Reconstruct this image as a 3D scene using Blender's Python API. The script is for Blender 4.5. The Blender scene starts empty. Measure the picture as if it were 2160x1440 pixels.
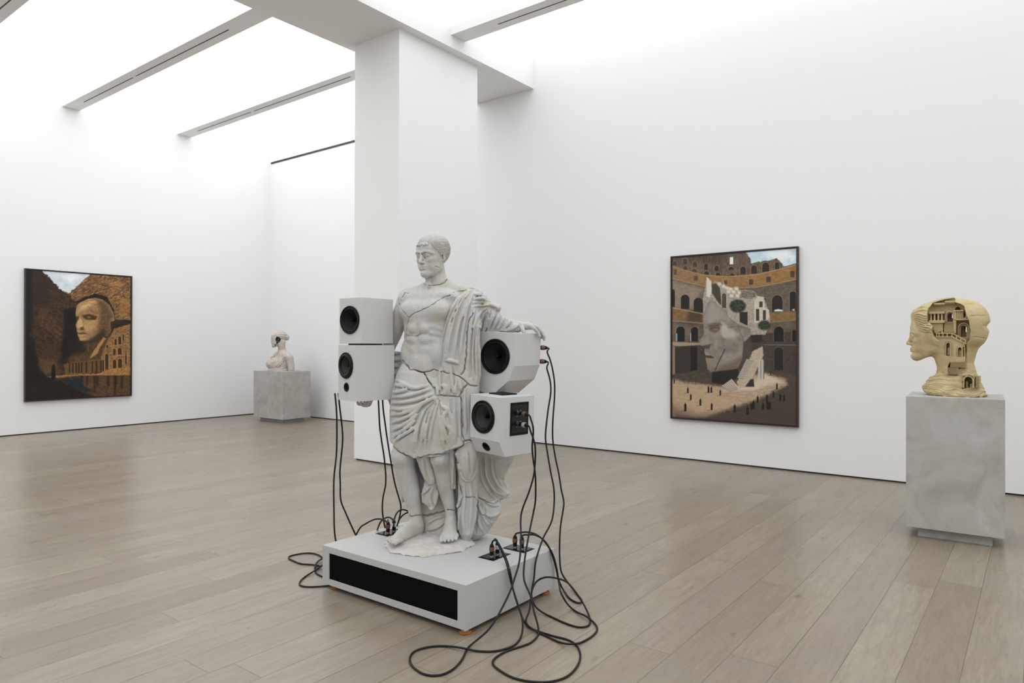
import bpy, bmesh, math, random
import numpy as np
from mathutils import Vector, Matrix
SC = bpy.context.scene
COL = SC.collection
PI = math.pi

# ---------------------------------------------------------------- camera model
FPX = 1461.04
YAW, PITCH, ROLL = np.radians([37.365, 0.1407, 0.085])
CAMH = 1.5
def _rot():
    cy, sy = np.cos(YAW), np.sin(YAW)
    R1 = np.array([[cy, 0, sy], [0, 1, 0], [-sy, 0, cy]])
    c, s = np.cos(PITCH), np.sin(PITCH); R2 = np.array([[1, 0, 0], [0, c, s], [0, -s, c]])
    c, s = np.cos(ROLL), np.sin(ROLL); R3 = np.array([[c, -s, 0], [s, c, 0], [0, 0, 1]])
    return R3 @ R2 @ R1
RC = _rot()
FWD = np.array([-np.sin(YAW), np.cos(YAW), 0.0])
RGT = np.array([np.cos(YAW), np.sin(YAW), 0.0])
CAM = np.array([0, 0, CAMH])
def rayd(px, py):
    d = RC.T @ np.array([px - 1080, py - 720, FPX]); return np.array([d[0], d[2], -d[1]])
def at_depth(px, py, D):
    d = rayd(px, py); return CAM + d * D / (d @ FWD)
def at_z(px, py, z):
    d = rayd(px, py); return CAM + d * (z - CAMH) / d[2]

# ---------------------------------------------------------------- object helpers
def tag(o, label=None, cat=None, group=None, kind=None):
    if label: o['label'] = label
    if cat: o['category'] = cat
    if group: o['group'] = group
    if kind: o['kind'] = kind
    return o
def empty(name, loc=(0, 0, 0), rz=0.0, label=None, cat=None, group=None):
    o = bpy.data.objects.new(name, None); COL.objects.link(o)
    o.location = loc; o.rotation_euler = (0, 0, rz); o.empty_display_size = 0.1
    return tag(o, label, cat, group)
def link(name, me, mat=None, parent=None, smooth=None):
    o = bpy.data.objects.new(name, me); COL.objects.link(o)
    if mat: me.materials.append(mat)
    if parent: o.parent = parent
    if smooth is not None:
        me.polygons.foreach_set('use_smooth', [smooth] * len(me.polygons))
    return o
def obj(name, bm, mat=None, parent=None, smooth=False, bevel=0.0, seg=2, auto=None):
    me = bpy.data.meshes.new(name)
    bmesh.ops.recalc_face_normals(bm, faces=bm.faces)
    bm.to_mesh(me); bm.free()
    o = link(name, me, mat, parent, smooth)
    if bevel > 0:
        m = o.modifiers.new('bevel', 'BEVEL'); m.width = bevel; m.segments = seg; m.limit_method = 'ANGLE'; m.angle_limit = 0.6
        m.harden_normals = False
    return o
def box(bm, x0, y0, z0, x1, y1, z1, M=None):
    vs = [bm.verts.new(((x0, x1)[i], (y0, y1)[j], (z0, z1)[k])) for i in (0, 1) for j in (0, 1) for k in (0, 1)]
    for f in ((0, 1, 3, 2), (4, 6, 7, 5), (0, 4, 5, 1), (2, 3, 7, 6), (0, 2, 6, 4), (1, 5, 7, 3)):
        bm.faces.new([vs[i] for i in f])
    if M is not None:
        for v in vs: v.co = M @ v.co
    return vs
def lathe(bm, prof, n=32, M=None, cap=True):
    """prof: list of (r, z)."""
    rings = []
    for r, z in prof:
        if r < 1e-6:
            v = bm.verts.new((0, 0, z)); rings.append([v])
        else:
            rings.append([bm.verts.new((r * math.cos(2 * PI * i / n), r * math.sin(2 * PI * i / n), z)) for i in range(n)])
    for a, b in zip(rings, rings[1:]):
        if len(a) == 1 and len(b) == 1: continue
        for i in range(n):
            j = (i + 1) % n
            if len(a) == 1: bm.faces.new((a[0], b[i], b[j]))
            elif len(b) == 1: bm.faces.new((a[i], a[j], b[0]))
            else: bm.faces.new((a[i], a[j], b[j], b[i]))
    if cap:
        for r in (rings[0], rings[-1]):
            if len(r) > 1: bm.faces.new(r)
    if M is not None:
        for r in rings:
            for v in r: v.co = M @ v.co
    return rings
def prism(bm, poly, y0, y1, M=None):
    """poly: (x,z) outline, extruded along y."""
    a = [bm.verts.new((x, y0, z)) for x, z in poly]; b = [bm.verts.new((x, y1, z)) for x, z in poly]
    n = len(poly)
    bm.faces.new(a); bm.faces.new(b[::-1])
    for i in range(n):
        j = (i + 1) % n; bm.faces.new((a[i], b[i], b[j], a[j]))
    if M is not None:
        for v in a + b: v.co = M @ v.co
def catmull(P, n=8):
    P = np.array(P, float); out = []
    Q = np.vstack([2 * P[0] - P[1], P, 2 * P[-1] - P[-2]])
    for i in range(len(P) - 1):
        p0, p1, p2, p3 = Q[i:i + 4]
        # centripetal parametrisation avoids loops
        t0 = 0; t1 = t0 + max(np.linalg.norm(p1 - p0), 1e-6) ** .5; t2 = t1 + max(np.linalg.norm(p2 - p1), 1e-6) ** .5; t3 = t2 + max(np.linalg.norm(p3 - p2), 1e-6) ** .5
        for k in range(n):
            t = t1 + (t2 - t1) * k / n
            A1 = (t1 - t) / (t1 - t0) * p0 + (t - t0) / (t1 - t0) * p1
            A2 = (t2 - t) / (t2 - t1) * p1 + (t - t1) / (t2 - t1) * p2
            A3 = (t3 - t) / (t3 - t2) * p2 + (t - t2) / (t3 - t2) * p3
            B1 = (t2 - t) / (t2 - t0) * A1 + (t - t0) / (t2 - t0) * A2
            B2 = (t3 - t) / (t3 - t1) * A2 + (t - t1) / (t3 - t1) * A3
            out.append((t2 - t) / (t2 - t1) * B1 + (t - t1) / (t2 - t1) * B2)
    out.append(P[-1])
    return np.array(out)
def tube_mesh(bm, P, r, n=10):
    P = np.array(P, float); T = np.gradient(P, axis=0); T /= np.linalg.norm(T, axis=1)[:, None] + 1e-12
    up = np.array([0, 0, 1.0]);
    if abs(T[0] @ up) > .9: up = np.array([1.0, 0, 0])
    N = np.cross(T[0], up); N /= np.linalg.norm(N); rings = []
    rr = np.broadcast_to(r, (len(P),))
    for i in range(len(P)):
        N = N - T[i] * (N @ T[i]); N /= np.linalg.norm(N); B = np.cross(T[i], N)
        rings.append([bm.verts.new(tuple(P[i] + rr[i] * (math.cos(a) * N + math.sin(a) * B))) for a in [2 * PI * k / n for k in range(n)]])
    for a, b in zip(rings, rings[1:]):
        for i in range(n):
            j = (i + 1) % n; bm.faces.new((a[i], a[j], b[j], b[i]))
    bm.faces.new(rings[0][::-1]); bm.faces.new(rings[-1])

# ---------------------------------------------------------------- materials
def s2l(c):
    return tuple(((v / 255) / 12.92 if v / 255 <= .04045 else ((v / 255 + .055) / 1.055) ** 2.4) for v in c)
class NT:
    def __init__(s, name):
        s.m = bpy.data.materials.new(name); s.m.use_nodes = True; s.t = s.m.node_tree
        s.b = s.t.nodes['Principled BSDF']
    def n(s, kind, **kw):
        nd = s.t.nodes.new(kind)
        for k, v in kw.items(): setattr(nd, k, v)
        return nd
    def l(s, a, b): s.t.links.new(a, b)
    def val(s, sock, v):
        if hasattr(v, 'is_linked') or hasattr(v, 'links'): s.l(v, sock)
        else: sock.default_value = v
    def math(s, op, a, b=0.0, c=None, clamp=False):
        nd = s.n('ShaderNodeMath', operation=op); nd.use_clamp = clamp
        s.val(nd.inputs[0], a); s.val(nd.inputs[1], b)
        if c is not None: s.val(nd.inputs[2], c)
        return nd.outputs[0]
    def mix(s, f, a, b):
        nd = s.n('ShaderNodeMix', data_type='RGBA')
        s.val(nd.inputs[0], f)
        for i, v in ((6, a), (7, b)):
            if isinstance(v, tuple): nd.inputs[i].default_value = (*v[:3], 1)
            else: s.l(v, nd.inputs[i])
        return nd.outputs[2]
    def noise(s, scale, detail=4, rough=.5, vec=None, dist=0.0):
        nd = s.n('ShaderNodeTexNoise'); nd.inputs['Scale'].default_value = scale
        nd.inputs['Detail'].default_value = detail; nd.inputs['Roughness'].default_value = rough
        nd.inputs['Distortion'].default_value = dist
        if vec is not None: s.l(vec, nd.inputs['Vector'])
        return nd.outputs['Fac']
    def ramp(s, f, stops):
        nd = s.n('ShaderNodeValToRGB'); e = nd.color_ramp.elements
        while len(e) > 1: e.remove(e[-1])
        e[0].position = stops[0][0]; e[0].color = (*stops[0][1][:3], 1) if isinstance(stops[0][1], tuple) else (stops[0][1],) * 3 + (1,)
        for p, c in stops[1:]:
            x = e.new(p); x.color = (*c[:3], 1) if isinstance(c, tuple) else (c, c, c, 1)
        s.l(f, nd.inputs[0]); return nd.outputs[0]
    def pos(s, scale=(1, 1, 1), obj=False):
        if obj: o = s.n('ShaderNodeTexCoord').outputs['Object']
        else: o = s.n('ShaderNodeNewGeometry').outputs['Position']
        nd = s.n('ShaderNodeMapping'); nd.inputs['Scale'].default_value = scale; s.l(o, nd.inputs['Vector']); return nd.outputs[0]
    def bump(s, h, strength=.3, dist=.01, normal=None):
        nd = s.n('ShaderNodeBump'); nd.inputs['Strength'].default_value = strength; nd.inputs['Distance'].default_value = dist
        s.l(h, nd.inputs['Height'])
        if normal is not None: s.l(normal, nd.inputs['Normal'])
        return nd.outputs[0]
    def set(s, col=None, rough=None, metal=None, normal=None, spec=None):
        B = s.b.inputs
        if col is not None:
            if isinstance(col, tuple): B['Base Color'].default_value = (*col[:3], 1)
            else: s.l(col, B['Base Color'])
        if rough is not None: s.val(B['Roughness'], rough)
        if metal is not None: B['Metallic'].default_value = metal
        if normal is not None: s.l(normal, B['Normal'])
        if spec is not None: B['Specular IOR Level'].default_value = spec
        return s.m
def simple(name, col, rough=.5, metal=0.0, spec=.5):
    return NT(name).set(tuple(col), rough, metal, spec=spec)

def mat_paint(name, c, rough=.75, var=.03, scale=6, bump=.04):
    t = NT(name); p = t.pos()
    a = t.noise(scale, 4, .6, p)
    col = t.mix(a, tuple(v * (1 - var) for v in c), tuple(min(1, v * (1 + var)) for v in c))
    b = t.bump(t.noise(180, 2, .5, p), bump, .002)
    return t.set(col, rough, normal=b, spec=.3)
M_WALL = simple('white_wall_paint', (.86, .86, .857), 1.0, 0, 0)
M_CEIL = simple('white_ceiling_paint', (.86, .855, .845), 1.0, 0, 0)
M_REVEAL = simple('dark_shadow_gap', (.045, .045, .04), .8)  # dark colour stands in for the shade inside the base gap
M_SLOT = simple('black_slot', (.02, .02, .02), .6)
M_TRACK = simple('black_track', (.008, .008, .008), .5)
M_CABINET = mat_paint('white_lacquer', (.49, .49, .477), .5, .012, 5, .02)
M_SPK = mat_paint('white_speaker_lacquer', (.60, .60, .587), .5, .012, 5, .02)
M_BLACK = simple('black_plastic', (.006, .006, .006), .5, 0, .2)
M_GRILLE_B = None
def mat_scrim(k=1.0):
    t = NT('luminous_scrim')
    t.set((.8, .8, .8), 1.0, spec=0)
    t.b.inputs['Emission Color'].default_value = (.94, .97, 1, 1)
    t.b.inputs['Emission Strength'].default_value = LIGHT * k
    return t.m
LIGHT = 1.82; EXPO = 0.0
SRES = .003
M_SCRIM = mat_scrim(); M_SCRIM_R = mat_scrim(.80)
def fast_mesh(me, V, F):
    V = np.ascontiguousarray(V, dtype=np.float32); F = np.ascontiguousarray(F, dtype=np.int32)
    k = F.shape[1]
    me.vertices.add(len(V)); me.vertices.foreach_set('co', V.ravel())
    me.loops.add(F.size); me.loops.foreach_set('vertex_index', F.ravel())
    me.polygons.add(len(F)); me.polygons.foreach_set('loop_start', np.arange(len(F), dtype=np.int32) * k)
    me.update(calc_edges=True); me.validate()
# ================================================================ ROOM
XL, YR, YB = -13.15, 8.48, 8.64
XE, YN = 7.0, -6.0            # unseen ends of the hall behind the camera
ZS, ZM, ZV, ZA = 5.49, 5.33, 5.60, 6.03
MX0, MX1 = -7.18, -6.07       # main beam
def st(name, bm, m, **k): return tag(obj(name, bm, m, **k), kind='structure')
def mat_floor():
    t = NT('pale_oak_planks')
    geo = t.n('ShaderNodeNewGeometry').outputs['Position']
    sep = t.n('ShaderNodeSeparateXYZ'); t.l(geo, sep.inputs[0])
    W, L = .2262, 2.35
    u = t.math('DIVIDE', t.math('ADD', sep.outputs[0], .2885 + W * 100), W)
    row = t.math('FLOOR', u); fu = t.math('FRACT', u)
    wn = t.n('ShaderNodeTexWhiteNoise', noise_dimensions='1D'); t.l(row, wn.inputs['W'])
    v = t.math('DIVIDE', t.math('ADD', t.math('ADD', sep.outputs[1], 100), t.math('MULTIPLY', wn.outputs[0], 7.3)), L)
    seg = t.math('FLOOR', v); fv = t.math('FRACT', v)
    cv = t.n('ShaderNodeCombineXYZ'); t.l(row, cv.inputs[0]); t.l(seg, cv.inputs[1])
    w2 = t.n('ShaderNodeTexWhiteNoise', noise_dimensions='2D'); t.l(cv.outputs[0], w2.inputs['Vector'])
    rnd = w2.outputs[0]
    off = t.n('ShaderNodeCombineXYZ'); t.l(t.math('MULTIPLY', rnd, 37.0), off.inputs[2]); t.l(t.math('MULTIPLY', rnd, 11.0), off.inputs[1])
    add = t.n('ShaderNodeVectorMath', operation='ADD'); t.l(geo, add.inputs[0]); t.l(off.outputs[0], add.inputs[1])
    def mp(s):
        m = t.n('ShaderNodeMapping'); m.inputs['Scale'].default_value = s; t.l(add.outputs[0], m.inputs[0]); return m.outputs[0]
    grain = t.noise(3.0, 5, .65, mp((9, .8, 1)), .8)
    fine = t.noise(30.0, 4, .7, mp((6, .35, 1)), .2)
    cloud = t.noise(1.6, 4, .6, mp((2.2, 1, 1)), .6)
    base = t.ramp(rnd, [(0, s2l((139, 127, 111))), (0.3, s2l((152, 139, 124))), (0.55, s2l((145, 132, 114))), (0.8, s2l((159, 148, 130))), (1, s2l((145, 134, 119)))])
    c = t.mix(t.math('MULTIPLY', t.ramp(grain, [(.34, 0.0), (.68, 1.0)]), .5), base, s2l((115, 102, 84)))
    c = t.mix(t.math('MULTIPLY', t.ramp(cloud, [(.3, 0.0), (.72, 1.0)]), .45), c, s2l((127, 121, 112)))
    c = t.mix(t.math('MULTIPLY', t.ramp(fine, [(.50, 0.0), (.74, 1.0)]), .42), c, s2l((95, 83, 68)))
    # knots, drawn out along the plank
    vor = t.n('ShaderNodeTexVoronoi'); vor.inputs['Scale'].default_value = 1.5; t.l(mp((2.6, 1.0, 1)), vor.inputs['Vector'])
    kn = t.ramp(t.math('ADD', vor.outputs['Distance'], t.math('MULTIPLY', t.noise(14, 4, .6, mp((3, 1, 1))), .16)), [(.085, 1.0), (.16, 0.0)])
    c = t.mix(t.math('MULTIPLY', kn, .75), c, s2l((93, 82, 69)))
    # seams
    du = t.math('MULTIPLY', t.math('MINIMUM', fu, t.math('SUBTRACT', 1.0, fu)), W)
    dv = t.math('MULTIPLY', t.math('MINIMUM', fv, t.math('SUBTRACT', 1.0, fv)), L)
    d = t.math('MINIMUM', du, dv)
    seam = t.math('SUBTRACT', 1.0, t.math('DIVIDE', d, .0030), clamp=True)
    c = t.mix(t.math('MULTIPLY', seam, .8), c, s2l((78, 68, 57)))
    h = t.math('SUBTRACT', t.math('MULTIPLY', fine, .15), seam)
    nb = t.bump(h, .25, .002)
    r = t.math('ADD', t.math('MULTIPLY', t.noise(2.5, 2, .6, mp((3, .8, 1))), .16), .22)
    return t.set(c, r, normal=nb, spec=.45)
bm = bmesh.new(); box(bm, XL - .3, YN - .3, -.15, XE + .3, YB + .3, 0)
st('floor', bm, mat_floor())
G = .018   # shadow gap under the walls
bm = bmesh.new(); box(bm, XL - .25, YN, G, XL, YB + .25, 6.4); st('wall_left', bm, M_WALL)
bm = bmesh.new(); box(bm, XL, YB, G, -8.6, YB + .25, 6.4); box(bm, -8.6, YR, G, XE, YB + .25, 6.4); st('wall_right', bm, M_WALL)
bm = bmesh.new(); box(bm, XL - .25, YN - .25, G, XE + .25, YN, 6.4); st('wall_near', bm, M_WALL)
bm = bmesh.new(); box(bm, XE, YN, G, XE + .25, YB + .25, 6.4); st('wall_far_side', bm, M_WALL)
g = .02
bm = bmesh.new(); box(bm, XL - .25, YN, -.01, XL - g, YB, G); st('gap_shade_left', bm, M_REVEAL)  # no real skirting: dark strips paint the shade in the wall gap
bm = bmesh.new(); box(bm, XL - g, YB + g, -.01, -8.6, YB + .25, G); box(bm, -8.6, YR + g, -.01, XE, YB + .25, G); st('gap_shade_right', bm, M_REVEAL)
bm = bmesh.new(); box(bm, XL, YN - .25, -.01, XE, YN - g, G); st('gap_shade_near', bm, M_REVEAL)
bm = bmesh.new(); box(bm, XE + g, YN, -.01, XE + .25, YB, G); st('gap_shade_far_side', bm, M_REVEAL)
# black track let into the wall beyond the column
bm = bmesh.new(); box(bm, -13.08, YB - .012, 5.318, -8.6, YB + .02, 5.354); st('trim_1', bm, M_TRACK)
# main beam
bm = bmesh.new(); box(bm, MX0, YN, ZM, MX1, YR, 6.35); st('trim_2', bm, M_CEIL)
# column
bm = bmesh.new(); box(bm, -7.024, 5.855, G, -6.205, 7.327, ZM); st('wall_column', bm, M_WALL)
bm = bmesh.new(); box(bm, -7.004, 5.875, -.01, -6.225, 7.307, G); st('gap_shade_column', bm, M_REVEAL)  # same painted shade in the gap under the column
# small beams with their slots, vaulted scrims between
pitch = 1.958; W2 = .135
centers = [4.815 + pitch * k for k in range(-6, 2)]
def soffit_beam(x0, x1, yc, slots, nm):
    bm = bmesh.new(); box(bm, x0, yc - W2, ZS, x1, yc + W2, 6.35)
    o = st(nm, bm, M_CEIL)
    bm = bmesh.new()
    for a, b in slots: box(bm, a, yc - .008, ZS - .0015, b, yc + .008, ZS + .02)
    if slots: tag(obj('light_slot', bm, M_SLOT, o), kind='structure')
for k, yc in enumerate(centers):
    soffit_beam(XL, MX0, yc, [(-12.63, -10.87), (-10.77, -8.23)], 'trim_3')
    soffit_beam(MX1, XE, yc, [(-5.40, -3.40), (-3.30, -1.0), (-.9, 1.6), (1.7, 4.2)], 'trim_3')
vb = bmesh.new()
edges = [YN] + centers + [YB]
R = 1.121
n = 0
for a, b in zip(edges, edges[1:]):
    ya = a + (W2 if a != YN else 0); yb = b - (W2 if b != YB else 0)
    if yb - ya < .3: continue
    if b == YB: yb = YB + .03
    ym = (ya + yb) / 2; hw = (yb - ya) / 2
    Rr = (hw * hw + .43 ** 2) / (2 * .43)
    for (x0, x1) in ((XL, MX0), (MX1, XE)):
        prev = None
        bmv = bmesh.new()
        rows = []
        for i in range(25):
            y = ya + (yb - ya) * i / 24; z = ZA - (Rr - math.sqrt(max(0, Rr * Rr - (y - ym) ** 2)))
            rows.append((bmv.verts.new((x0, y, z)), bmv.verts.new((x1, y, z)), bmv.verts.new((x0, y, z + .08)), bmv.verts.new((x1, y, z + .08))))
        for p, q in zip(rows, rows[1:]):
            bmv.faces.new((p[0], q[0], q[1], p[1])); bmv.faces.new((p[2], p[3], q[3], q[2]))
        bmv.faces.new((rows[0][0], rows[0][1], rows[0][3], rows[0][2])); bmv.faces.new((rows[-1][0], rows[-1][2], rows[-1][3], rows[-1][1]))
        vo = st('ceiling_vault', bmv, M_SCRIM if x0 < -8 else M_SCRIM_R, smooth=True)
        vo.data.materials.append(M_CEIL)      # only the lower skin glows
        for pl_ in vo.data.polygons:
            if pl_.normal.z > 0 or abs(pl_.normal.z) < .3: pl_.material_index = 1
bm = bmesh.new(); box(bm, XL - .3, YN - .3, 6.35, XE + .3, YB + .3, 6.6); st('ceiling', bm, M_CEIL)
# camera
cam = bpy.data.cameras.new('camera'); co = bpy.data.objects.new('camera', cam); COL.objects.link(co)
cam.sensor_fit = 'HORIZONTAL'; cam.sensor_width = 36; cam.lens = 36 * FPX / 2160
Rb = RC.T  # columns: cam x right, y down, z fwd in (x,down,A)
def cw(v): return Vector((v[0], v[2], -v[1]))
X = cw(Rb @ np.array([1, 0, 0])); Y = cw(Rb @ np.array([0, -1, 0])); Z = cw(Rb @ np.array([0, 0, -1]))
co.matrix_world = Matrix(((X.x, Y.x, Z.x, 0), (X.y, Y.y, Z.y, 0), (X.z, Y.z, Z.z, CAMH), (0, 0, 0, 1)))
SC.camera = co
SC.cycles.use_light_tree = False; SC.cycles.max_bounces = 7; SC.cycles.glossy_bounces = 2
w = bpy.data.worlds.new('world'); SC.world = w; w.use_nodes = True
w.node_tree.nodes['Background'].inputs[0].default_value = (.9, .95, 1, 1); w.node_tree.nodes['Background'].inputs[1].default_value = 0.0
SC.view_settings.view_transform = 'Standard'; SC.view_settings.look = 'None'; SC.view_settings.gamma = 1
SC.view_settings.exposure = EXPO
# ================================================================ PEDESTALS, PLINTH
def mat_concrete():
    t = NT('mottled_plaster'); p = t.pos(obj=True)
    a = t.noise(3.2, 6, .62, p, 1.2); b = t.noise(9, 5, .6, p, 1.5)
    c = t.ramp(a, [(.3, s2l((162, 157, 148))), (.48, s2l((177, 174, 169))), (.62, s2l((183, 182, 178))), (.75, s2l((191, 192, 190)))])
    c = t.mix(t.ramp(b, [(.5, 0.0), (.72, .55)]), c, s2l((168, 165, 150)))
    return t.set(c, .75, normal=t.bump(b, .1, .004), spec=.3)
M_CONC = mat_concrete()
def pedestal(name, loc, rz, w, d, h, gap, ins, label):
    """w,d: block size, front-left-bottom corner at loc."""
    r = empty(name, loc, rz, label, 'pedestal')
    bm = bmesh.new(); box(bm, 0, 0, gap, w, d, h); obj('block', bm, M_CONC, r, bevel=.003)
    bm = bmesh.new(); box(bm, ins, ins, 0, w - ins, d - ins, gap); obj('recessed_base', bm, M_CONC, r)
    return r
pedestal('pedestal', (-.836, 6.155, 0), math.radians(3.2), .63, .62, 1.093, .078, .075,
         'tall mottled grey plaster pedestal under the sandy profile head at the right')
pedestal('pedestal', (-12.14, 7.64, 0), 0, .95, .62, .962, .068, .09,
         'low wide mottled grey pedestal in the room corner under the stone bust')

# white amplifier plinth
PX0, PX1, PY0, PY1, PZ0, PZ1 = -3.50, -2.335, 2.673, 3.485, .030, .262
plinth = empty('speaker_plinth', ((PX0 + PX1) / 2, (PY0 + PY1) / 2, 0), 0,
               'low white box plinth with black front grille under the broken statue', 'plinth')
pc = Vector(((PX0 + PX1) / 2, (PY0 + PY1) / 2, 0))
def PL(x, y, z): return (x - pc.x, y - pc.y, z)
bm = bmesh.new()
gx0, gx1, gz0, gz1 = -3.438, -2.392, .066, .224
x0, y0, _ = PL(PX0, PY0, 0); x1, y1, _ = PL(PX1, PY1, 0)
a0, a1 = gx0 - pc.x, gx1 - pc.x
ft = .014
box(bm, x0, y0 + ft, PZ0, x1, y1, PZ1)
box(bm, x0, y0, PZ0, x1, y0 + ft, gz0); box(bm, x0, y0, gz1, x1, y0 + ft, PZ1)
box(bm, x0, y0, gz0, a0, y0 + ft, gz1); box(bm, a1, y0, gz0, x1, y0 + ft, gz1)
bmesh.ops.remove_doubles(bm, verts=bm.verts, dist=1e-5)
obj('cabinet', bm, M_CABINET, plinth)
t = NT('black_grille_cloth'); p = t.pos(obj=True)
M_GR = t.set((.003, .003, .003), .95, normal=t.bump(t.noise(500, 1, .5, p), .5, .001), spec=.1)
bm = bmesh.new(); box(bm, a0, y0 + .006, gz0, a1, y0 + .013, gz1); obj('front_grille', bm, M_GR, plinth)
M_CORK = simple('orange_foot', s2l((168, 94, 26)), .5)
M_STEEL = simple('brushed_steel', (.6, .6, .6), .3, 1.0)
for fx, fy in ((PX0 + .07, PY0 + .05), (PX1 - .035, PY0 + .035), (PX0 + .07, PY1 - .06), (PX1 - .035, PY1 - .06)):
    q = PL(fx, fy, 0)
    bm = bmesh.new(); lathe(bm, [(.030, 0), (.033, .003), (.033, .010), (.028, .013)], 24, Matrix.Translation(q)); f_ = obj('foot', bm, M_CORK, plinth, smooth=False)
    bm = bmesh.new(); lathe(bm, [(.022, .013), (.022, .020), (.012, .020), (.012, .0305)], 20, Matrix.Translation(q)); obj('foot_screw', bm, M_STEEL, f_)
def socket_plate(xa, ya, xb, yb):
    q0 = PL(xa, ya, 0); q1 = PL(xb, yb, 0)
    bm = bmesh.new(); z = PZ1; m = .012
    box(bm, q0[0], q0[1], z, q1[0], q1[1], z + .0015)
    s = obj('socket_plate', bm, M_BLACK, plinth)
    bm = bmesh.new()
    box(bm, q0[0] + m, q0[1] + m, z + .0015, q1[0] - m, q1[1] - m, z + .0035)
    obj('inner_panel', bm, simple('gloss_black', (.004, .004, .004), .15), s)
    lx = xb - xa > yb - ya
    n = 3 if True else 2
    cx, cy = (q0[0] + q1[0]) / 2, (q0[1] + q1[1]) / 2
    for i in range(2):
        o = (i - .5) * .052
        c = (cx + (o if lx else 0), cy + (0 if lx else o))
        for dx in (-.014, .014):
            for dy in (-.014, .014):
                bm = bmesh.new()
                lathe(bm, [(.0028, z + .0035), (.0028, z + .0048), (0, z + .0052)], 8, Matrix.Translation((c[0] + dx, c[1] + dy, 0)))
                obj('screw', bm, M_STEEL, s, smooth=True)
        bm = bmesh.new(); lathe(bm, [(.0125, z + .0035), (.0125, z + .010), (.010, z + .010), (.010, z + .005)], 20, Matrix.Translation((c[0], c[1], 0)))
        obj('socket', bm, M_STEEL, s)
socket_plate(-2.587, 3.066, -2.473, 3.232)
socket_plate(-2.587, 3.293, -2.423, 3.402)
socket_plate(-3.435, 3.040, -3.322, 3.206)
socket_plate(-3.435, 3.268, -3.271, 3.378)

# ================================================================ SPEAKERS
def mat_cone(c):
    t = NT('speaker_cone'); return t.set(c, .6, spec=.2)
M_CONE = mat_cone((.006, .006, .007)); M_CONE2 = mat_cone((.038, .034, .032)); M_RUB = simple('rubber_surround', (.005, .005, .005), .45, 0, .25)
def driver(parent, x, z, r, y, tilt=None, cone2=False):
    """front mounted driver on face y (facing -y)."""
    M = Matrix.Translation((x, y, z)) @ (tilt or Matrix.Identity(4)) @ Matrix.Rotation(PI / 2, 4, 'X')
    d = None
    bm = bmesh.new()
    lathe(bm, [(r * .985, -.001), (r, .002), (r, .006), (r * .97, .009), (r * .90, .0085), (r * .885, .003)], 64, M, cap=False)
    d = obj('woofer', bm, M_BLACK, parent, smooth=True)
    bm = bmesh.new()
    if cone2:
        lathe(bm, [(r * .89, .004), (r * .85, .011), (r * .77, .013), (r * .69, .010), (r * .66, .001)], 64, M, cap=False)
    else:
        lathe(bm, [(r * .89, .003), (r * .86, .006), (r * .81, .007), (r * .77, .005), (r * .75, .001)], 64, M, cap=False)
    obj('surround', bm, M_RUB, d, smooth=True)
    ri = r * (.66 if cone2 else .75)
    bm = bmesh.new()
    lathe(bm, [(ri, .001), (ri * .7, -.016), (ri * .4, -.032), (r * .19, -.044), (r * .12, -.05), (0, -.05)], 64, M, cap=False)
    obj('cone', bm, M_CONE2 if cone2 else M_CONE, d, smooth=True)
    bm = bmesh.new()
    lathe(bm, [(r * .115, -.050), (r * .115, -.030), (r * .09, -.016), (r * .05, -.010), (0, -.008)], 32, M, cap=False)
    obj('phase_plug', bm, M_RUB, d, smooth=True)
def port(parent, x, z, r, y, tilt=None):
    M = Matrix.Translation((x, y, z)) @ (tilt or Matrix.Identity(4)) @ Matrix.Rotation(PI / 2, 4, 'X')
    bm = bmesh.new()
    lathe(bm, [(r, -.001), (r, .002), (r * .93, .0045), (r * .75, .004), (r * .6, -.004), (r * .55, -.06), (0, -.06)], 40, M, cap=False)
    obj('bass_port', bm, M_BLACK, parent, smooth=True)
def holed_box(bm, w, d, h, holes):
    pass
def speaker(corner, theta, label, build, roll=0.0, pitch=0.0):
    """corner: world position of the front-right-bottom corner; theta: how far the front turns to the left of the camera."""
    rz = YAW - math.radians(theta)
    r = empty('loudspeaker', corner, 0, label, 'speaker')
    r.rotation_euler = (math.radians(pitch), math.radians(roll), rz)
    build(r); return r
def cab(bm, o): pass
def cabinet_with_holes(name, bm, parent, holes):
    """cut round openings for drivers and ports: holes = [(x,z,r,y,M)]"""
    o = obj(name, bm, M_SPK, parent)
    import mathutils
    for (x, z, r, y, tl) in holes:
        cb = bmesh.new(); M = Matrix.Translation((x, y, z)) @ (tl or Matrix.Identity(4)) @ Matrix.Rotation(PI / 2, 4, 'X')
        lathe(cb, [(r, -.062), (r, .03)], 64, M)
        me = bpy.data.meshes.new('cut'); bmesh.ops.recalc_face_normals(cb, faces=cb.faces); cb.to_mesh(me); cb.free()
        c = bpy.data.objects.new('cut', me); COL.objects.link(c)
        m = o.modifiers.new('b', 'BOOLEAN'); m.object = c; m.operation = 'DIFFERENCE'; m.solver = 'EXACT'
        c.parent = parent
        bpy.context.view_layer.update()
        dg = bpy.context.evaluated_depsgraph_get()
        nm = bpy.data.meshes.new_from_object(o.evaluated_get(dg))
        o.modifiers.clear(); old = o.data; o.data = nm; bpy.data.objects.remove(c); bpy.data.meshes.remove(old)
    m = o.modifiers.new('bevel', 'BEVEL'); m.width = .0015; m.segments = 2; m.limit_method = 'ANGLE'; m.angle_limit = .6
    return o
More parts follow.
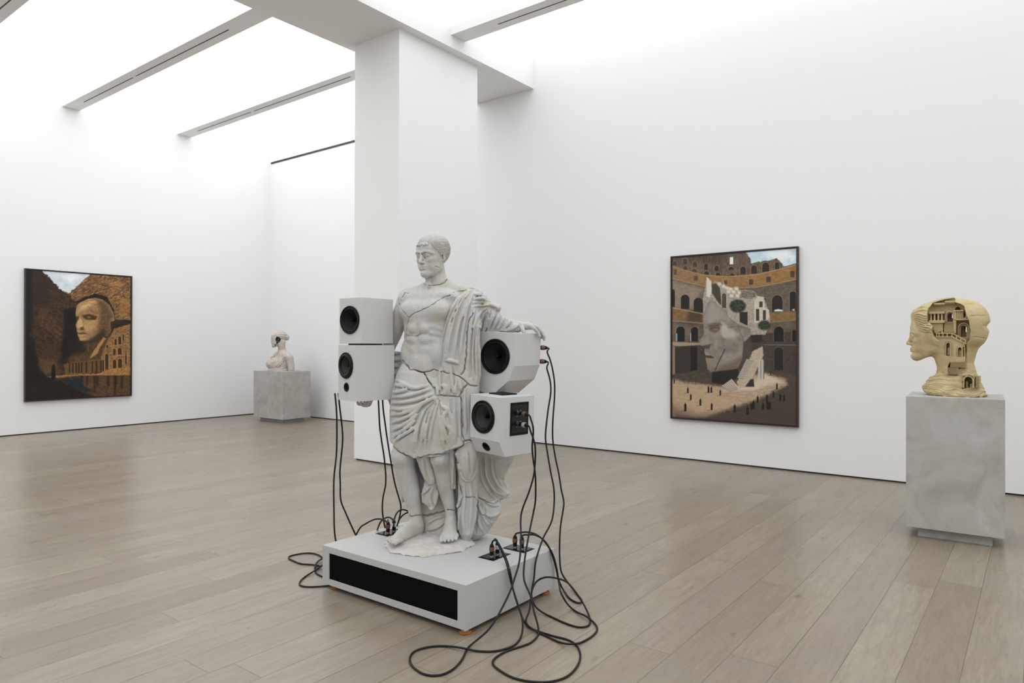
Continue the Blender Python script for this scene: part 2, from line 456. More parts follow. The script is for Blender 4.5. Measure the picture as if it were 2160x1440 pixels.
# local frame of a speaker: front-right-bottom corner at origin, x to the left is negative, y to the back, z up
def b_upper_left(r):
    w, d, h = .197, .262, .277
    bm = bmesh.new(); box(bm, -w, 0, 0, 0, d, h)
    cabinet_with_holes('cabinet', bm, r, [(-w * .505, h * .515, .083 * .88, 0, None)])
    driver(r, -w * .505, h * .515, .086, 0)
SPZ = 1.4965
p = at_depth(761.5, 724.6, 4.15); p[2] = 1.497
speaker(tuple(p), 36.5, 'white box loudspeaker at left, topmost, with one black woofer', b_upper_left)
def b_lower_left(r):
    w, d, h = .200, .275, .337
    bm = bmesh.new(); box(bm, -w, 0, 0, 0, d, h)
    cabinet_with_holes('cabinet', bm, r, [(-.108, .213, .077 * .88, 0, None), (-.103, .082, .024, 0, None)])
    driver(r, -.108, .213, .080, 0, cone2=True)
    port(r, -.103, .082, .028, 0)
p = at_depth(750, 845.8, 4.13); p[2] = 1.150
sp_ll = speaker(tuple(p), 46, 'white loudspeaker at left, under the plain one, with woofer and small port', b_lower_left)
bm = bmesh.new(); box(bm, -.15, .04, .3375, -.02, .20, .3463)
obj('spacer', bm, M_BLACK, sp_ll)
def b_upper_right(r):
    # profile in the front plane (x,z), extruded back
    w, d = .262, .292
    poly = [(-w, .016), (-w, .389), (0, .389), (0, .190), (-.034, .098), (-.150, .0)]
    bm = bmesh.new(); prism(bm, poly, 0, d)
    cabinet_with_holes('cabinet', bm, r, [(-.140, .240, .105 * .88, 0, None)])
    driver(r, -.140, .240, .108, 0)
p = at_depth(1081.0, 838.5, 4.17)
speaker(tuple(p), 34.5, 'large faceted white loudspeaker with black woofer under the statue hand', b_upper_right, roll=3.0)
def b_lower_right(r):
    w, d, h = .252, .288, .347
    # profile in side plane (y,z) extruded along x
    poly = [(0, .092), (.050, 0.0), (d, 0.0), (d, h), (0, h)]
    bm = bmesh.new()
    Mx = Matrix(((0, 1, 0, 0), (1, 0, 0, 0), (0, 0, 1, 0), (0, 0, 0, 1)))
    prism(bm, poly, -w, 0, Mx)
    tl = Matrix.Rotation(math.atan2(.05, .095), 4, 'X')
    cabinet_with_holes('cabinet', bm, r, [(-.137, .222, .094 * .88, 0, None), (-.133, .045, .026, .026, tl)])
    driver(r, -.137, .222, .097, 0, cone2=True)
    port(r, -.133, .045, .030, .026, tl)
    # connector panel on the right side (x=0 face)
    bm = bmesh.new(); box(bm, 0, .085, .118, .003, .238, .312); o = obj('connector_panel', bm, M_BLACK, r, bevel=.002)
    bm = bmesh.new(); box(bm, .003, .099, .133, .0035, .224, .297); obj('inner_panel', bm, simple('panel_black', (.004, .004, .004), .3), o)
    for zc in (.247, .184):
        for dy in (-.015, .015):
            for dz in (-.015, .015):
                bm = bmesh.new()
                lathe(bm, [(.0030, .0035), (.0030, .005), (0, .0055)], 8, Matrix.Translation((0, .155 + dy, zc + dz)) @ Matrix.Rotation(PI / 2, 4, 'Y'))
                obj('screw', bm, M_STEEL, o)
        bm = bmesh.new(); lathe(bm, [(.0125, .0035), (.0125, .012), (.0095, .012), (.0095, .005)], 20, Matrix.Translation((0, .155, zc)) @ Matrix.Rotation(PI / 2, 4, 'Y'))
        obj('socket', bm, M_STEEL, o)
p = at_depth(1063.0, 965, 4.10)
p = at_depth(1051.5, 966, 3.97)
sp_lr = speaker(tuple(p), 45, 'white loudspeaker at right, lower, with woofer, port and black connector panel', b_lower_right, roll=2.0)
bm = bmesh.new(); box(bm, -.20, .10, .3475, -.08, .22, .354)
obj('spacer', bm, M_BLACK, sp_lr)
# ================================================================ PAINTINGS
M_FRAME = simple('dark_walnut_frame', s2l((62, 46, 38)), .45)
M_FRIN = simple('black_frame_lip', (.008, .006, .005), .5)
def mat_canvas():
    t = NT('oil_on_canvas')
    a = t.n('ShaderNodeAttribute', attribute_name='Col')
    p = t.pos(obj=True)
    return t.set(a.outputs['Color'], .5, normal=t.bump(t.noise(300, 3, .6, p), .12, .001), spec=.3)
M_CANVAS = mat_canvas()
def painting(name, label, origin, xdir, w, h, img, gain=1.3):
    """origin: world lower-left corner against wall (as seen), xdir: unit vector to the right, canvas faces the viewer."""
    xd = Vector(xdir); nrm = xd.cross(Vector((0, 0, 1)))     # towards viewer
    c = Vector(origin) + xd * w / 2
    r = empty(name, (c.x, c.y, origin[2]), math.atan2(xd.y, xd.x), label, 'painting')
    fw, fd = .022, .055
    # local: x right, -y toward viewer
    def ring(nm, o, wd, y0, y1, mat):
        bm = bmesh.new(); a = -w / 2 + o; b = w / 2 - o; z0 = o; z1 = h - o
        box(bm, a, y0, z0, a + wd, y1, z1); box(bm, b - wd, y0, z0, b, y1, z1)
        box(bm, a + wd, y0, z0, b - wd, y1, z0 + wd); box(bm, a + wd, y0, z1 - wd, b - wd, y1, z1)
        return obj(nm, bm, mat, r)
    ring('frame', 0, .010, -fd, -.001, M_FRAME)
    ring('frame_lip', .010, .012, -fd + .006, -.001, M_FRIN)
    H, Wn, _ = img.shape
    m = .022
    xs = np.linspace(-w / 2 + m, w / 2 - m, Wn); zs = np.linspace(h - m, m, H)
    Xg, Zg = np.meshgrid(xs, zs)
    V = np.stack([Xg, np.full_like(Xg, -.042), Zg], -1).reshape(-1, 3)
    idx = np.arange(H * Wn).reshape(H, Wn)
    F = np.stack([idx[:-1, :-1], idx[1:, :-1], idx[1:, 1:], idx[:-1, 1:]], -1).reshape(-1, 4)
    me = bpy.data.meshes.new('canvas'); fast_mesh(me, V, F)
    ca = me.color_attributes.new('Col', 'FLOAT_COLOR', 'POINT')
    lin = np.where(img <= .04045, img / 12.92, ((img + .055) / 1.055) ** 2.4)
    lin = np.minimum(lin * gain, .92)
    rgba = np.concatenate([lin.reshape(-1, 3), np.ones((H * Wn, 1))], 1).astype(np.float32)
    ca.data.foreach_set('color', rgba.ravel())
    link('canvas', me, M_CANVAS, r, smooth=False)
    bm = bmesh.new(); box(bm, -w / 2 + .02, -.040, .02, w / 2 - .02, -.001, h - .02); obj('backing', bm, M_FRIN, r)
    return r
from concurrent.futures import ThreadPoolExecutor
LOG = True
# ================================================================ SDF SCULPTING (numpy, sparse surface nets)
def smin(a, b, k):
    if k <= 0: return np.minimum(a, b)
    h = np.maximum(k - np.abs(a - b), 0) / k
    return np.minimum(a, b) - h * h * k * .25
def smax(a, b, k): return -smin(-a, -b, k)
class Op:
    """one primitive: fn(P)->d, mode add/sub/int, blend k"""
    __slots__ = ('fn', 'mode', 'k', 'tag')
    def __init__(s, fn, mode='add', k=0.01, tag=''): s.fn, s.mode, s.k, s.tag = fn, mode, k, tag
class Sdf:
    def __init__(s): s.ops = []
    def add(s, fn, k=.01, tag=''): s.ops.append(Op(fn, 'add', k, tag)); return s
    def sub(s, fn, k=.005, tag=''): s.ops.append(Op(fn, 'sub', k, tag)); return s
    def inter(s, fn, k=.005, tag=''): s.ops.append(Op(fn, 'int', k, tag)); return s
    def ev(s, P, masks=None):
        d = np.full(len(P), 9.0, np.float32)
        for i, o in enumerate(s.ops):
            if masks is not None:
                m = masks[i]
                if m is None: continue
                if m.all(): v = o.fn(P); m = slice(None)
                else: v = o.fn(P[m])
            else: m = slice(None); v = o.fn(P)
            if o.mode == 'add': d[m] = smin(d[m], v, o.k)
            elif o.mode == 'sub': d[m] = smax(d[m], -v, o.k)
            else: d[m] = smax(d[m], v, o.k)
        return d
    def march(s, O, D, tmax=8.0, n=44):
        O = np.array(O, float); D = np.array(D, float); D /= np.linalg.norm(D, axis=1)[:, None]
        t = np.full(len(O), s.t0 if hasattr(s, 't0') else 0.0)
        for _ in range(n):
            d = s.ev((O + D * t[:, None]).astype(np.float32)); t = np.minimum(t + np.clip(d * .8, -.02, .5), tmax)
        return O + D * t[:, None], np.abs(d) < .01
def rot_to(M, P): return P @ M  # rows are points; M columns = local axes
def f_ell(c, r, R=None):
    c = np.array(c, float); r = np.array(r, float)
    def f(P):
        q = P - c
        if R is not None: q = q @ R
        k0 = np.sqrt(((q / r) ** 2).sum(1)); k1 = np.sqrt(((q / (r * r)) ** 2).sum(1))
        return np.where(k1 > 1e-9, k0 * (k0 - 1) / np.maximum(k1, 1e-9), -r.min())
    return f
def f_caps(a, b, ra, rb=None):
    a = np.array(a, float); b = np.array(b, float); rb = ra if rb is None else rb
    ba = b - a; L2 = max(ba @ ba, 1e-12)
    def f(P):
        h = np.clip(((P - a) @ ba) / L2, 0, 1)
        return np.linalg.norm(P - a - h[:, None] * ba, axis=1) - (ra + (rb - ra) * h)
    return f
def f_chain(pts, rs):
    pts = np.array(pts, np.float32); rs = np.broadcast_to(np.array(rs, np.float32), (len(pts),))
    seg = []
    for a, b, ra, rb in zip(pts[:-1], pts[1:], rs[:-1], rs[1:]):
        ba = b - a; seg.append((a, ba, ba / np.float32(max(ba @ ba, 1e-12)), float(ra), float(rb - ra)))
    def f(P):
        P = P.astype(np.float32, copy=False); d = None
        for a, ba, bn, ra, dr in seg:
            q = P - a
            h = q @ bn; np.clip(h, 0, 1, out=h)
            q -= h[:, None] * ba
            v = np.sqrt(np.einsum('ij,ij->i', q, q)); v -= ra + dr * h
            d = v if d is None else np.minimum(d, v, out=d)
        return d
    return f
def f_box(c, h, R=None, r=0.0):
    c = np.array(c, float); h = np.array(h, float) - r
    def f(P):
        q = P - c
        if R is not None: q = q @ R
        q = np.abs(q) - h
        return np.linalg.norm(np.maximum(q, 0), axis=1) + np.minimum(q.max(1), 0) - r
    return f
def f_loft(z, cx, cy, a, b, p=2.0, amp=None):
    """stack of super-ellipses: centre (cx,cy), half sizes (a,b) along z (increasing)."""
    z = np.array(z, float); cx = np.array(cx, float); cy = np.array(cy, float); a = np.array(a, float); b = np.array(b, float)
    def f(P):
        zz = np.clip(P[:, 2], z[0], z[-1])
        X = (P[:, 0] - np.interp(zz, z, cx)); Y = (P[:, 1] - np.interp(zz, z, cy))
        A = np.interp(zz, z, a); B = np.interp(zz, z, b)
        k0 = (np.abs(X / A) ** p + np.abs(Y / B) ** p) ** (1 / p)
        k1 = np.sqrt((X / (A * A)) ** 2 + (Y / (B * B)) ** 2)
        d = np.where(k1 > 1e-9, k0 * (k0 - 1) / np.maximum(k1, 1e-9), -np.minimum(A, B))
        dz = np.maximum(z[0] - P[:, 2], P[:, 2] - z[-1])
        return np.maximum(d, dz)
    return f
def f_plane(n, c):
    n = np.array(n, float); n /= np.linalg.norm(n); c = np.array(c, float)
    return lambda P: (P - c) @ n
def f_off(f, o): return lambda P: f(P) - o
def f_xf(f, M, s=1.0):
    """place primitive given in local units: world = M3 @ local * s + t"""
    Rm = M[:3, :3]; t = M[:3, 3]
    return lambda P: f(((P - t) @ Rm) / s) * s
def f_max(*fs):
    def f(P):
        d = fs[0](P)
        for g in fs[1:]: d = np.maximum(d, g(P))
        return d
    return f
def f_min(*fs):
    def f(P):
        d = fs[0](P)
        for g in fs[1:]: d = np.minimum(d, g(P))
        return d
    return f
# cheap lattice value noise
_rs = np.random.RandomState(3); _LAT = _rs.rand(32, 32, 32).astype(np.float32)
def vnoise(P, s):
    q = P * s; i = np.floor(q).astype(int); f = q - i; f = f * f * (3 - 2 * f)
    r = 0
    for dx in (0, 1):
        for dy in (0, 1):
            for dz in (0, 1):
                w = (f[:, 0] if dx else 1 - f[:, 0]) * (f[:, 1] if dy else 1 - f[:, 1]) * (f[:, 2] if dz else 1 - f[:, 2])
                r = r + w * _LAT[(i[:, 0] + dx) & 31, (i[:, 1] + dy) & 31, (i[:, 2] + dz) & 31]
    return r * 2 - 1
def fbm(P, s, n=3):
    r = 0; a = 1
    for k in range(n): r = r + a * vnoise(P + 7.3 * k, s); s *= 2.03; a *= .5
    return r
def sdf_mesh(S, lo, hi, h, disp=None, B=8):
    """sparse surface nets -> verts, quads"""
    lo = np.array(lo, float); hi = np.array(hi, float)
    nb = np.ceil((hi - lo) / (h * B)).astype(int)
    nops = len(S.ops)
    # refine from coarse blocks to fine ones, keeping only blocks near the surface and primitives near each block
    L = 4
    nbc = -(-nb // L)
    g = np.stack(np.meshgrid(*[np.arange(n) for n in nbc], indexing='ij'), -1).reshape(-1, 3)
    act = np.ones((nops, len(g)), bool)
    size = B * L
    while True:
        Cn = (lo + (g + .5) * h * size).astype(np.float32)
        diag = h * size * .87
        d = np.full(len(Cn), 9.0, np.float32); na = np.zeros((nops, len(g)), bool); lim = diag * (2.6 if size == B else 2.2)
        for i, o in enumerate(S.ops):
            m = act[i]
            if not m.any(): continue
            v = o.fn(Cn[m])
            if o.mode == 'add': d[m] = smin(d[m], v, o.k); na[i, m] = v < lim + o.k * 1.2
            elif o.mode == 'sub': d[m] = smax(d[m], -v, o.k); na[i, m] = v < lim + o.k * 1.2
            else: d[m] = smax(d[m], v, o.k); na[i, m] = True
        keep = np.abs(d) < diag * 1.7
        g = g[keep]; act = na[:, keep]
        if size == B: break
        size //= 2
        sub = np.stack(np.meshgrid([0, 1], [0, 1], [0, 1], indexing='ij'), -1).reshape(-1, 3)
        g = (g[:, None, :] * 2 + sub[None]).reshape(-1, 3); act = np.repeat(act, 8, axis=1)
    ok = (g < nb).all(1); g = g[ok]; bm_ = act[:, ok]
    if LOG: print('  blocks', len(g), 'ops/block', bm_.sum() / max(1, len(g)))
    n1 = B + 1
    off = np.stack(np.meshgrid(*[np.arange(n1)] * 3, indexing='ij'), -1).reshape(-1, 3)
    NB = len(g); D = np.empty((NB, n1 ** 3), np.float32)
    CH = max(1, 60000 // (n1 ** 3))
    def work(s0):
        bl = slice(s0, min(NB, s0 + CH))
        P = (lo + ((g[bl][:, None, :] * B + off[None]) * h)).reshape(-1, 3).astype(np.float32)
        masks = [np.repeat(m[bl], n1 ** 3) if m[bl].any() else None for m in bm_]
        dd = S.ev(P, masks)
        if disp is not None:
            m = np.abs(dd) < h * 4
            if m.any(): dd[m] = dd[m] - disp(P[m])
        D[bl] = dd.reshape(-1, n1 ** 3)
    with ThreadPoolExecutor(4) as ex: list(ex.map(work, range(0, NB, CH)))
    D = D.reshape(NB, n1, n1, n1)
    ins = D < 0
    NG = nb * B + 2
    def gid(c): return (c[..., 0].astype(np.int64) * NG[1] + c[..., 1]) * NG[2] + c[..., 2]
    # active cells
    cnt = np.zeros((NB, B, B, B), np.int8)
    for dx in (0, 1):
        for dy in (0, 1):
            for dz in (0, 1): cnt += ins[:, dx:dx + B, dy:dy + B, dz:dz + B]
    act = (cnt > 0) & (cnt < 8)
    bi, x, y, z = np.nonzero(act)
    cell = g[bi] * B + np.stack([x, y, z], -1)
    acc = np.zeros((len(bi), 3)); n = np.zeros(len(bi))
    for ax in range(3):
        o1, o2 = [a for a in range(3) if a != ax]
        for u in (0, 1):
            for v in (0, 1):
                a = [x, y, z]; a = [q.copy() for q in a]; a[o1] = a[o1] + u; a[o2] = a[o2] + v
                b = [q.copy() for q in a]; b[ax] = b[ax] + 1
                da = D[bi, a[0], a[1], a[2]]; db = D[bi, b[0], b[1], b[2]]
                m = (da < 0) != (db < 0)
                t = np.where(m, da / np.where(da - db == 0, 1, da - db), 0)
                p = np.zeros((len(bi), 3)); p[:, o1] = u; p[:, o2] = v; p[:, ax] = t
                acc += p * m[:, None]; n += m
    V = lo + (cell + acc / np.maximum(n, 1)[:, None]) * h
    ids = gid(cell); order = np.argsort(ids); sid = ids[order]
    F = []
    for ax in range(3):
        o1, o2 = [(1, 2), (2, 0), (0, 1)][ax]
        sl0 = [slice(0, B)] * 3; sl1 = [slice(0, B)] * 3; sl1[ax] = slice(1, B + 1)
        A = ins[(slice(None), *sl0)]; Bq = ins[(slice(None), *sl1)]
        ch = A != Bq
        bi2, x2, y2, z2 = np.nonzero(ch)
        c = g[bi2] * B + np.stack([x2, y2, z2], -1)
        flip = A[bi2, x2, y2, z2]
        quad = []
        for du, dv in ((0, 0), (-1, 0), (-1, -1), (0, -1)):
            q = c.copy(); q[:, o1] += du; q[:, o2] += dv
            i = gid(q); j = np.searchsorted(sid, i); j = np.minimum(j, len(sid) - 1)
            ok = sid[j] == i
            quad.append(np.where(ok, order[j], -1))
        Q = np.stack(quad, -1); good = (Q >= 0).all(1)
        Q = np.where(flip[:, None], Q, Q[:, ::-1])
        F.append(Q[good])
    F = np.concatenate(F)
    return V, F
def sdf_obj(name, S, lo, hi, h, mat, parent, disp=None):
    V, F = sdf_mesh(S, lo, hi, h, disp)
    me = bpy.data.meshes.new(name); fast_mesh(me, V, F)
    return link(name, me, mat, parent, smooth=True)

from mathutils.bvhtree import BVHTree
class Caster:
    """finds surface points by casting rays on a coarse mesh of one or more fields"""
    def __init__(s, parts, h=.006):
        V = []; F = []; n = 0
        for S, lo, hi in parts:
            v, f = sdf_mesh(S, lo, hi, h); V.append(v); F.append(f + n); n += len(v)
        s.t = BVHTree.FromPolygons(np.concatenate(V).tolist(), np.concatenate(F).tolist())
    def march(s, O, D):
        P = np.zeros((len(D), 3)); hit = np.zeros(len(D), bool)
        for i in range(len(D)):
            r = s.t.ray_cast(Vector(O[i]), Vector(D[i]))
            if r[0] is not None: P[i] = r[0]; hit[i] = True
        return P, hit
# ================================================================ GENERIC HEAD (unit: chin z=0, crown z=1, facing -y)
def head_prims(S, M, s, female=False, k=1.0, eyes=True):
    """add a head to Sdf S; M 4x4 (rotation+translation) numpy, s = head height in m"""
    def A(fn, kk, mode='add'): S.ops.append(Op(f_xf(fn, M, s), mode, kk * s * k, 'head'))
    w = .93 if female else 1.0
    A(f_ell((0, .075, .635), (.325 * w, .42, .365)), .05)
    A(f_ell((0, -.10, .45), (.262 * w, .30, .40)), .10)
    j = .86 if female else 1.0
    for sx in (-1, 1):
        A(f_chain([(sx * .215 * j, .03, .33), (sx * .20 * j, -.02, .20), (sx * .11 * j, -.22, .085), (0, -.315, .075)], [.085, .085, .075, .085]), .09)
        A(f_ell((sx * .165 * w, -.235, .39), (.09, .10, .085)), .08)
        A(f_ell((sx * .15, -.20, .235), (.085, .12, .10)), .08)
    A(f_ell((0, -.335, .075), (.075, .065, .065)), .05)
    A(f_ell((0, -.315, .225), (.125, .10, .11)), .06)        # muzzle
    A(f_ell((0, -.30, .66), (.20 * w, .085, .12)), .09)       # forehead
    bro = .02 if female else .036
    for sx in (-1, 1):
        A(f_chain([(sx * .03, -.385, .545), (sx * .10, -.388, .572), (sx * .185, -.335, .555), (sx * .225, -.26, .525)], [bro, bro, bro, bro * .8]), .045)
        A(f_ell((sx * .112, -.425, .500), (.080, .080, .047)), .045, 'sub')
    # nose
    A(f_chain([(0, -.375, .560), (0, -.415, .45), (0, -.462, .345)], [.030, .033, .038]), .035)
    for sx in (-1, 1): A(f_ell((sx * .044, -.412, .325), (.032, .045, .028)), .02)
    for sx in (-1, 1): A(f_ell((sx * .026, -.440, .298), (.012, .020, .009)), .01, 'sub')
    if eyes:
        for sx in (-1, 1):
            A(f_ell((sx * .118, -.318, .492), (.078, .070, .056)), .015)
            A(f_chain([(sx * .062, -.372, .500), (sx * .115, -.398, .524), (sx * .175, -.352, .500)], [.011, .014, .012]), .012)
            A(f_chain([(sx * .062, -.370, .488), (sx * .115, -.388, .468), (sx * .172, -.350, .484)], [.008, .010, .008]), .012)
    # mouth
    A(f_chain([(-.085, -.365, .222), (-.04, -.402, .232), (0, -.412, .226), (.04, -.402, .232), (.085, -.365, .222)], [.012, .022, .020, .022, .012]), .018)
    A(f_chain([(-.07, -.37, .195), (0, -.408, .184), (.07, -.37, .195)], [.012, .028, .012]), .018)
    A(f_chain([(-.095, -.375, .214), (-.045, -.418, .210), (0, -.430, .207), (.045, -.418, .210), (.095, -.375, .214)], [.006, .007, .007, .007, .006]), .008, 'sub')
    A(f_chain([(-.06, -.40, .142), (0, -.415, .138), (.06, -.40, .142)], .018), .03, 'sub')
    A(f_chain([(0, -.425, .262), (0, -.42, .285)], .010), .02, 'sub')
    # ears
    for sx in (-1, 1):
        Re = np.array([[math.cos(.5), -sx * math.sin(.5), 0], [sx * math.sin(.5), math.cos(.5), 0], [0, 0, 1.0]])
        A(f_ell((sx * .325 * w, .045, .455), (.030, .072, .115), Re), .012)
        A(f_ell((sx * .352 * w, .025, .465), (.022, .040, .070), Re), .012, 'sub')
        A(f_ell((sx * .310 * w, .02, .355), (.026, .035, .035), Re), .012)
def Mrot(yaw=0, pitch=0, roll=0, t=(0, 0, 0)):
    """yaw>0 turns the face (-y) towards -x; pitch>0 nods down"""
    cy, sy = math.cos(yaw), math.sin(yaw)
    Rz = np.array([[cy, sy, 0], [-sy, cy, 0], [0, 0, 1.0]])     # -y -> (-sin, -cos)
    c, s = math.cos(pitch), math.sin(pitch)
    Rx = np.array([[1, 0, 0], [0, c, s], [0, -s, c]]).T
    Rx = np.array([[1, 0, 0], [0, c, -s], [0, s, c]])
    c, s = math.cos(roll), math.sin(roll)
    Ry = np.array([[c, 0, s], [0, 1, 0], [-s, 0, c]])
    M = np.eye(4); M[:3, :3] = Rz @ Rx @ Ry; M[:3, 3] = t
    return M
def mxf(M, s, p): return M[:3, :3] @ (np.array(p, float) * s) + M[:3, 3]
# ================================================================ BROKEN MARBLE STATUE
def mat_marble(name, c1, c2, c3, stain=.35, sc=1.0):
    t = NT(name); p = t.pos(obj=True)
    a = t.noise(4 * sc, 6, .65, p, .6); b = t.noise(14 * sc, 5, .7, p, .4); v = t.noise(60 * sc, 4, .7, p)
    c = t.ramp(a, [(.32, c2), (.5, c1), (.68, c3)])
    c = t.mix(t.math('MULTIPLY', t.ramp(b, [(.55, 0.0), (.78, 1.0)]), stain), c, tuple(x * .72 for x in c2))
    c = t.mix(t.math('MULTIPLY', t.ramp(v, [(.62, 0.0), (.8, 1.0)]), .25), c, tuple(x * .6 for x in c2))
    q = t.pos((7 * sc, 7 * sc, 1.8 * sc), obj=True); st_ = t.noise(1.6, 5, .7, q, .5); s2_ = t.noise(2.6, 5, .7, q, .3)
    c = t.mix(t.math('MULTIPLY', t.ramp(st_, [(.52, 0.0), (.66, 1.0)]), stain), c, tuple(a_ * b_ for a_, b_ in zip(c1, (.72, .75, .78))))
    c = t.mix(t.math('MULTIPLY', t.ramp(s2_, [(.56, 0.0), (.70, 1.0)]), stain * .9), c, tuple(a_ * b_ for a_, b_ in zip(c1, (.86, .80, .66))))
    n = t.bump(t.noise(90 * sc, 5, .7, p), .22, .002)
    n = t.bump(t.noise(320 * sc, 3, .6, p), .12, .001, n)
    return t.set(c, .72, normal=n, spec=.3)
M_STONE = mat_marble('weathered_white_stone', s2l((196, 194, 187)), s2l((182, 179, 165)), s2l((189, 192, 194)))
M_ROCK = mat_marble('rough_white_rock', s2l((198, 195, 190)), s2l((190, 184, 173)), s2l((200, 200, 200)), .2, 1.5)
D0 = 4.33
SO = at_depth(935, 1100, D0); SO[2] = .262
def W2L(p): q = np.array(p) - SO; return np.array([q @ RGT, q @ FWD, q[2]])
def S_(px, py, y=0.0): return W2L(at_depth(px, py, D0 + y))
CL = W2L(CAM)
def dirL(px, py): d = rayd(px, py); return np.array([d @ RGT, d @ FWD, d[2]])
def Zp(py): return S_(935, py, 0)[2]
FR_ = dict(o=CL, d=dirL)
def march_line(S, pts, dy=0):
    pts = catmull(np.array(pts, float), 5)[:, :2] if len(pts) > 2 else np.array(pts, float)
    # resample every ~3 px
    seg = np.r_[0, np.cumsum(np.hypot(*np.diff(pts, axis=0).T))]
    n = max(2, int(seg[-1] / 3.0)); s = np.linspace(0, seg[-1], n)
    q = np.stack([np.interp(s, seg, pts[:, 0]), np.interp(s, seg, pts[:, 1])], 1)
    Dd = np.array([FR_['d'](x, y) for x, y in q]); Dd /= np.linalg.norm(Dd, axis=1)[:, None]
    P, hit = S.march(np.broadcast_to(FR_['o'], Dd.shape), Dd)
    return P, hit, Dd
def runs(P, hit, Dd, jump=.05):
    out = []; cur = []
    for i in range(len(P)):
        if not hit[i] or (cur and np.linalg.norm(P[i] - P[cur[-1]]) > jump):
            if len(cur) > 1: out.append(cur)
            cur = []
        if hit[i]: cur.append(i)
    if len(cur) > 1: out.append(cur)
    return out
def ridge(S, T, lines, r, k=.012, sink=.35, cv=None, vout=None, tp0=5.0, vr=.42):
    """raise folds: marched on S, added to T"""
    for ln in lines:
        rr = r
        pts = [cv(*p) for p in ln] if cv else ln
        P, hit, Dd = march_line(S, pts)
        for c in runs(P, hit, Dd):
            Q = P[c] + Dd[c] * (rr * sink * .2)
            n = len(c); t = np.linspace(0, 1, n)
            rad = rr * np.clip(np.minimum(t * tp0, (1 - t) * 5), .25, 1)
            T.append((Q[::2] if n > 4 else Q, (rad * np.ones(n))[::2] if n > 4 else rad * np.ones(n), k * .75))
        if vout is not None:
            q = np.array(pts, float); tn = np.gradient(q, axis=0); tn /= np.linalg.norm(tn, axis=1)[:, None] + 1e-9
            off = rr * 337 * 1.15
            q = q + np.stack([-tn[:, 1], tn[:, 0]], 1) * off * (1 if tn[:, 0].mean() > 0 else -1) if abs(tn[:, 0].mean()) > abs(tn[:, 1].mean()) else q + np.stack([np.ones(len(q)), np.zeros(len(q))], 1) * off
            P, hit, Dd = march_line(S, q)
            for c in runs(P, hit, Dd):
                n = len(c); t = np.linspace(0, 1, n); rad = rr * vr * np.clip(np.minimum(t * tp0, 1 - t) * 4, .1, 1)
                Q = P[c] + Dd[c] * (rr * .1)
                vout.append((Q[::2] if n > 4 else Q, rad[::2] if n > 4 else rad, .006))
def crack(S, T, lines, r, k=.002, cv=None, seed=0, jit=.9):
    rs = np.random.RandomState(seed)
    for ln in lines:
        pts = np.array([cv(*p) for p in ln] if cv else ln, float)
        q = []
        for a, b in zip(pts[:-1], pts[1:]):
            m = max(1, int(np.hypot(*(b - a)) / 6))
            for i in range(m): q.append(a + (b - a) * i / m + (rs.randn(2) * jit if i else 0))
        q.append(pts[-1]); q = np.array(q)
        Dd = np.array([FR_['d'](x, y) for x, y in q]); Dd /= np.linalg.norm(Dd, axis=1)[:, None]
        P, hit = S.march(np.broadcast_to(FR_['o'], Dd.shape), Dd)
        for c in runs(P, hit, Dd, .09):
            Q = P[c] + Dd[c] * (r * .3); rad = r * rs.uniform(.65, 1.25, len(c))
            T.append((Q, rad, k, Dd[c]))
def c1(x, y): return (780 + x / 4.0, 470 + y / 4.0)
def c2(x, y): return (780 + x / 3.5125, 780 + y / 3.5125)
def c8(x, y): return (820 + x / 7.2, 820 + y / 7.2)
def ch(*pts):
    """chain spec: (px,py,y,r)"""
    return f_chain([S_(a, b, c) for a, b, c, d in pts], [d for a, b, c, d in pts])
TH = math.radians(32)
RT = np.array([[math.cos(TH), math.sin(TH), 0], [-math.sin(TH), math.cos(TH), 0], [0, 0, 1.0]])  # columns: lateral(u), back(v), z
def tframe(px, py, y=0):
    M = np.eye(4); M[:3, :3] = RT; M[:3, 3] = S_(px, py, y); return M

# ---- body
import time as _t; _t0 = _t.time()
body = Sdf(); body.t0 = 3.75
HM = Mrot(math.radians(31), math.radians(6), 0, S_(914, 582.5, .0))
HS = .262
# torso stack (own frame, turned to the left)
rows = [(606, 919, .02, .060, .058), (616, 917, .02, .15, .075), (628, 914, .015, .205, .095), (645, 911, .01, .208, .113), (665, 910, .005, .200, .122), (685, 908, .0, .186, .120), (710, 906, .0, .170, .112),
        (735, 904, -.005, .162, .108), (760, 903, -.005, .168, .112), (785, 902, 0, .178, .120), (815, 902, 0, .178, .120)][::-1]
zr = [Zp(r[0]) for r in rows]
TM = np.eye(4); TM[:3, :3] = RT
cxs = []; cys = []
for r in rows:
    q = RT.T @ S_(r[1], r[0], r[2]); cxs.append(q[0]); cys.append(q[1])
body.add(f_xf(f_loft(zr, cxs, cys, [r[3] for r in rows], [r[4] for r in rows], 2.2), TM), .02)
def tp(px, py, u, v, y=0):
    """point near torso axis offset by lateral u and depth v in the torso frame"""
    return S_(px, py, y) + RT @ np.array([u, v, 0])
for sx in (-1, 1):
    body.add(f_ell(tp(911, 656, sx * .088, -.078), (.098, .055, .068), RT), .03)
    body.add(f_ell(tp(909, 625, sx * .10, -.02), (.10, .06, .035), RT), .04)         # clavicle/trapezius mass
for py, w, dd in ((694, .040, .112), (716, .040, .108), (738, .042, .104)):
    for sx in (-1, 1):
        body.add(f_ell(tp(907, py, sx * .040, -dd + .006), (w, .020, .030), RT), .012)
for sx in (-1, 1):
    body.add(f_ell(tp(905, 745, sx * .118, -.052), (.050, .055, .085), RT), .03)     # obliques
    for q in (690, 703, 716): body.add(f_chain([tp(908, q, sx * .09, -.095), tp(908, q + 6, sx * .15, -.05)], [.012, .012]), .02)
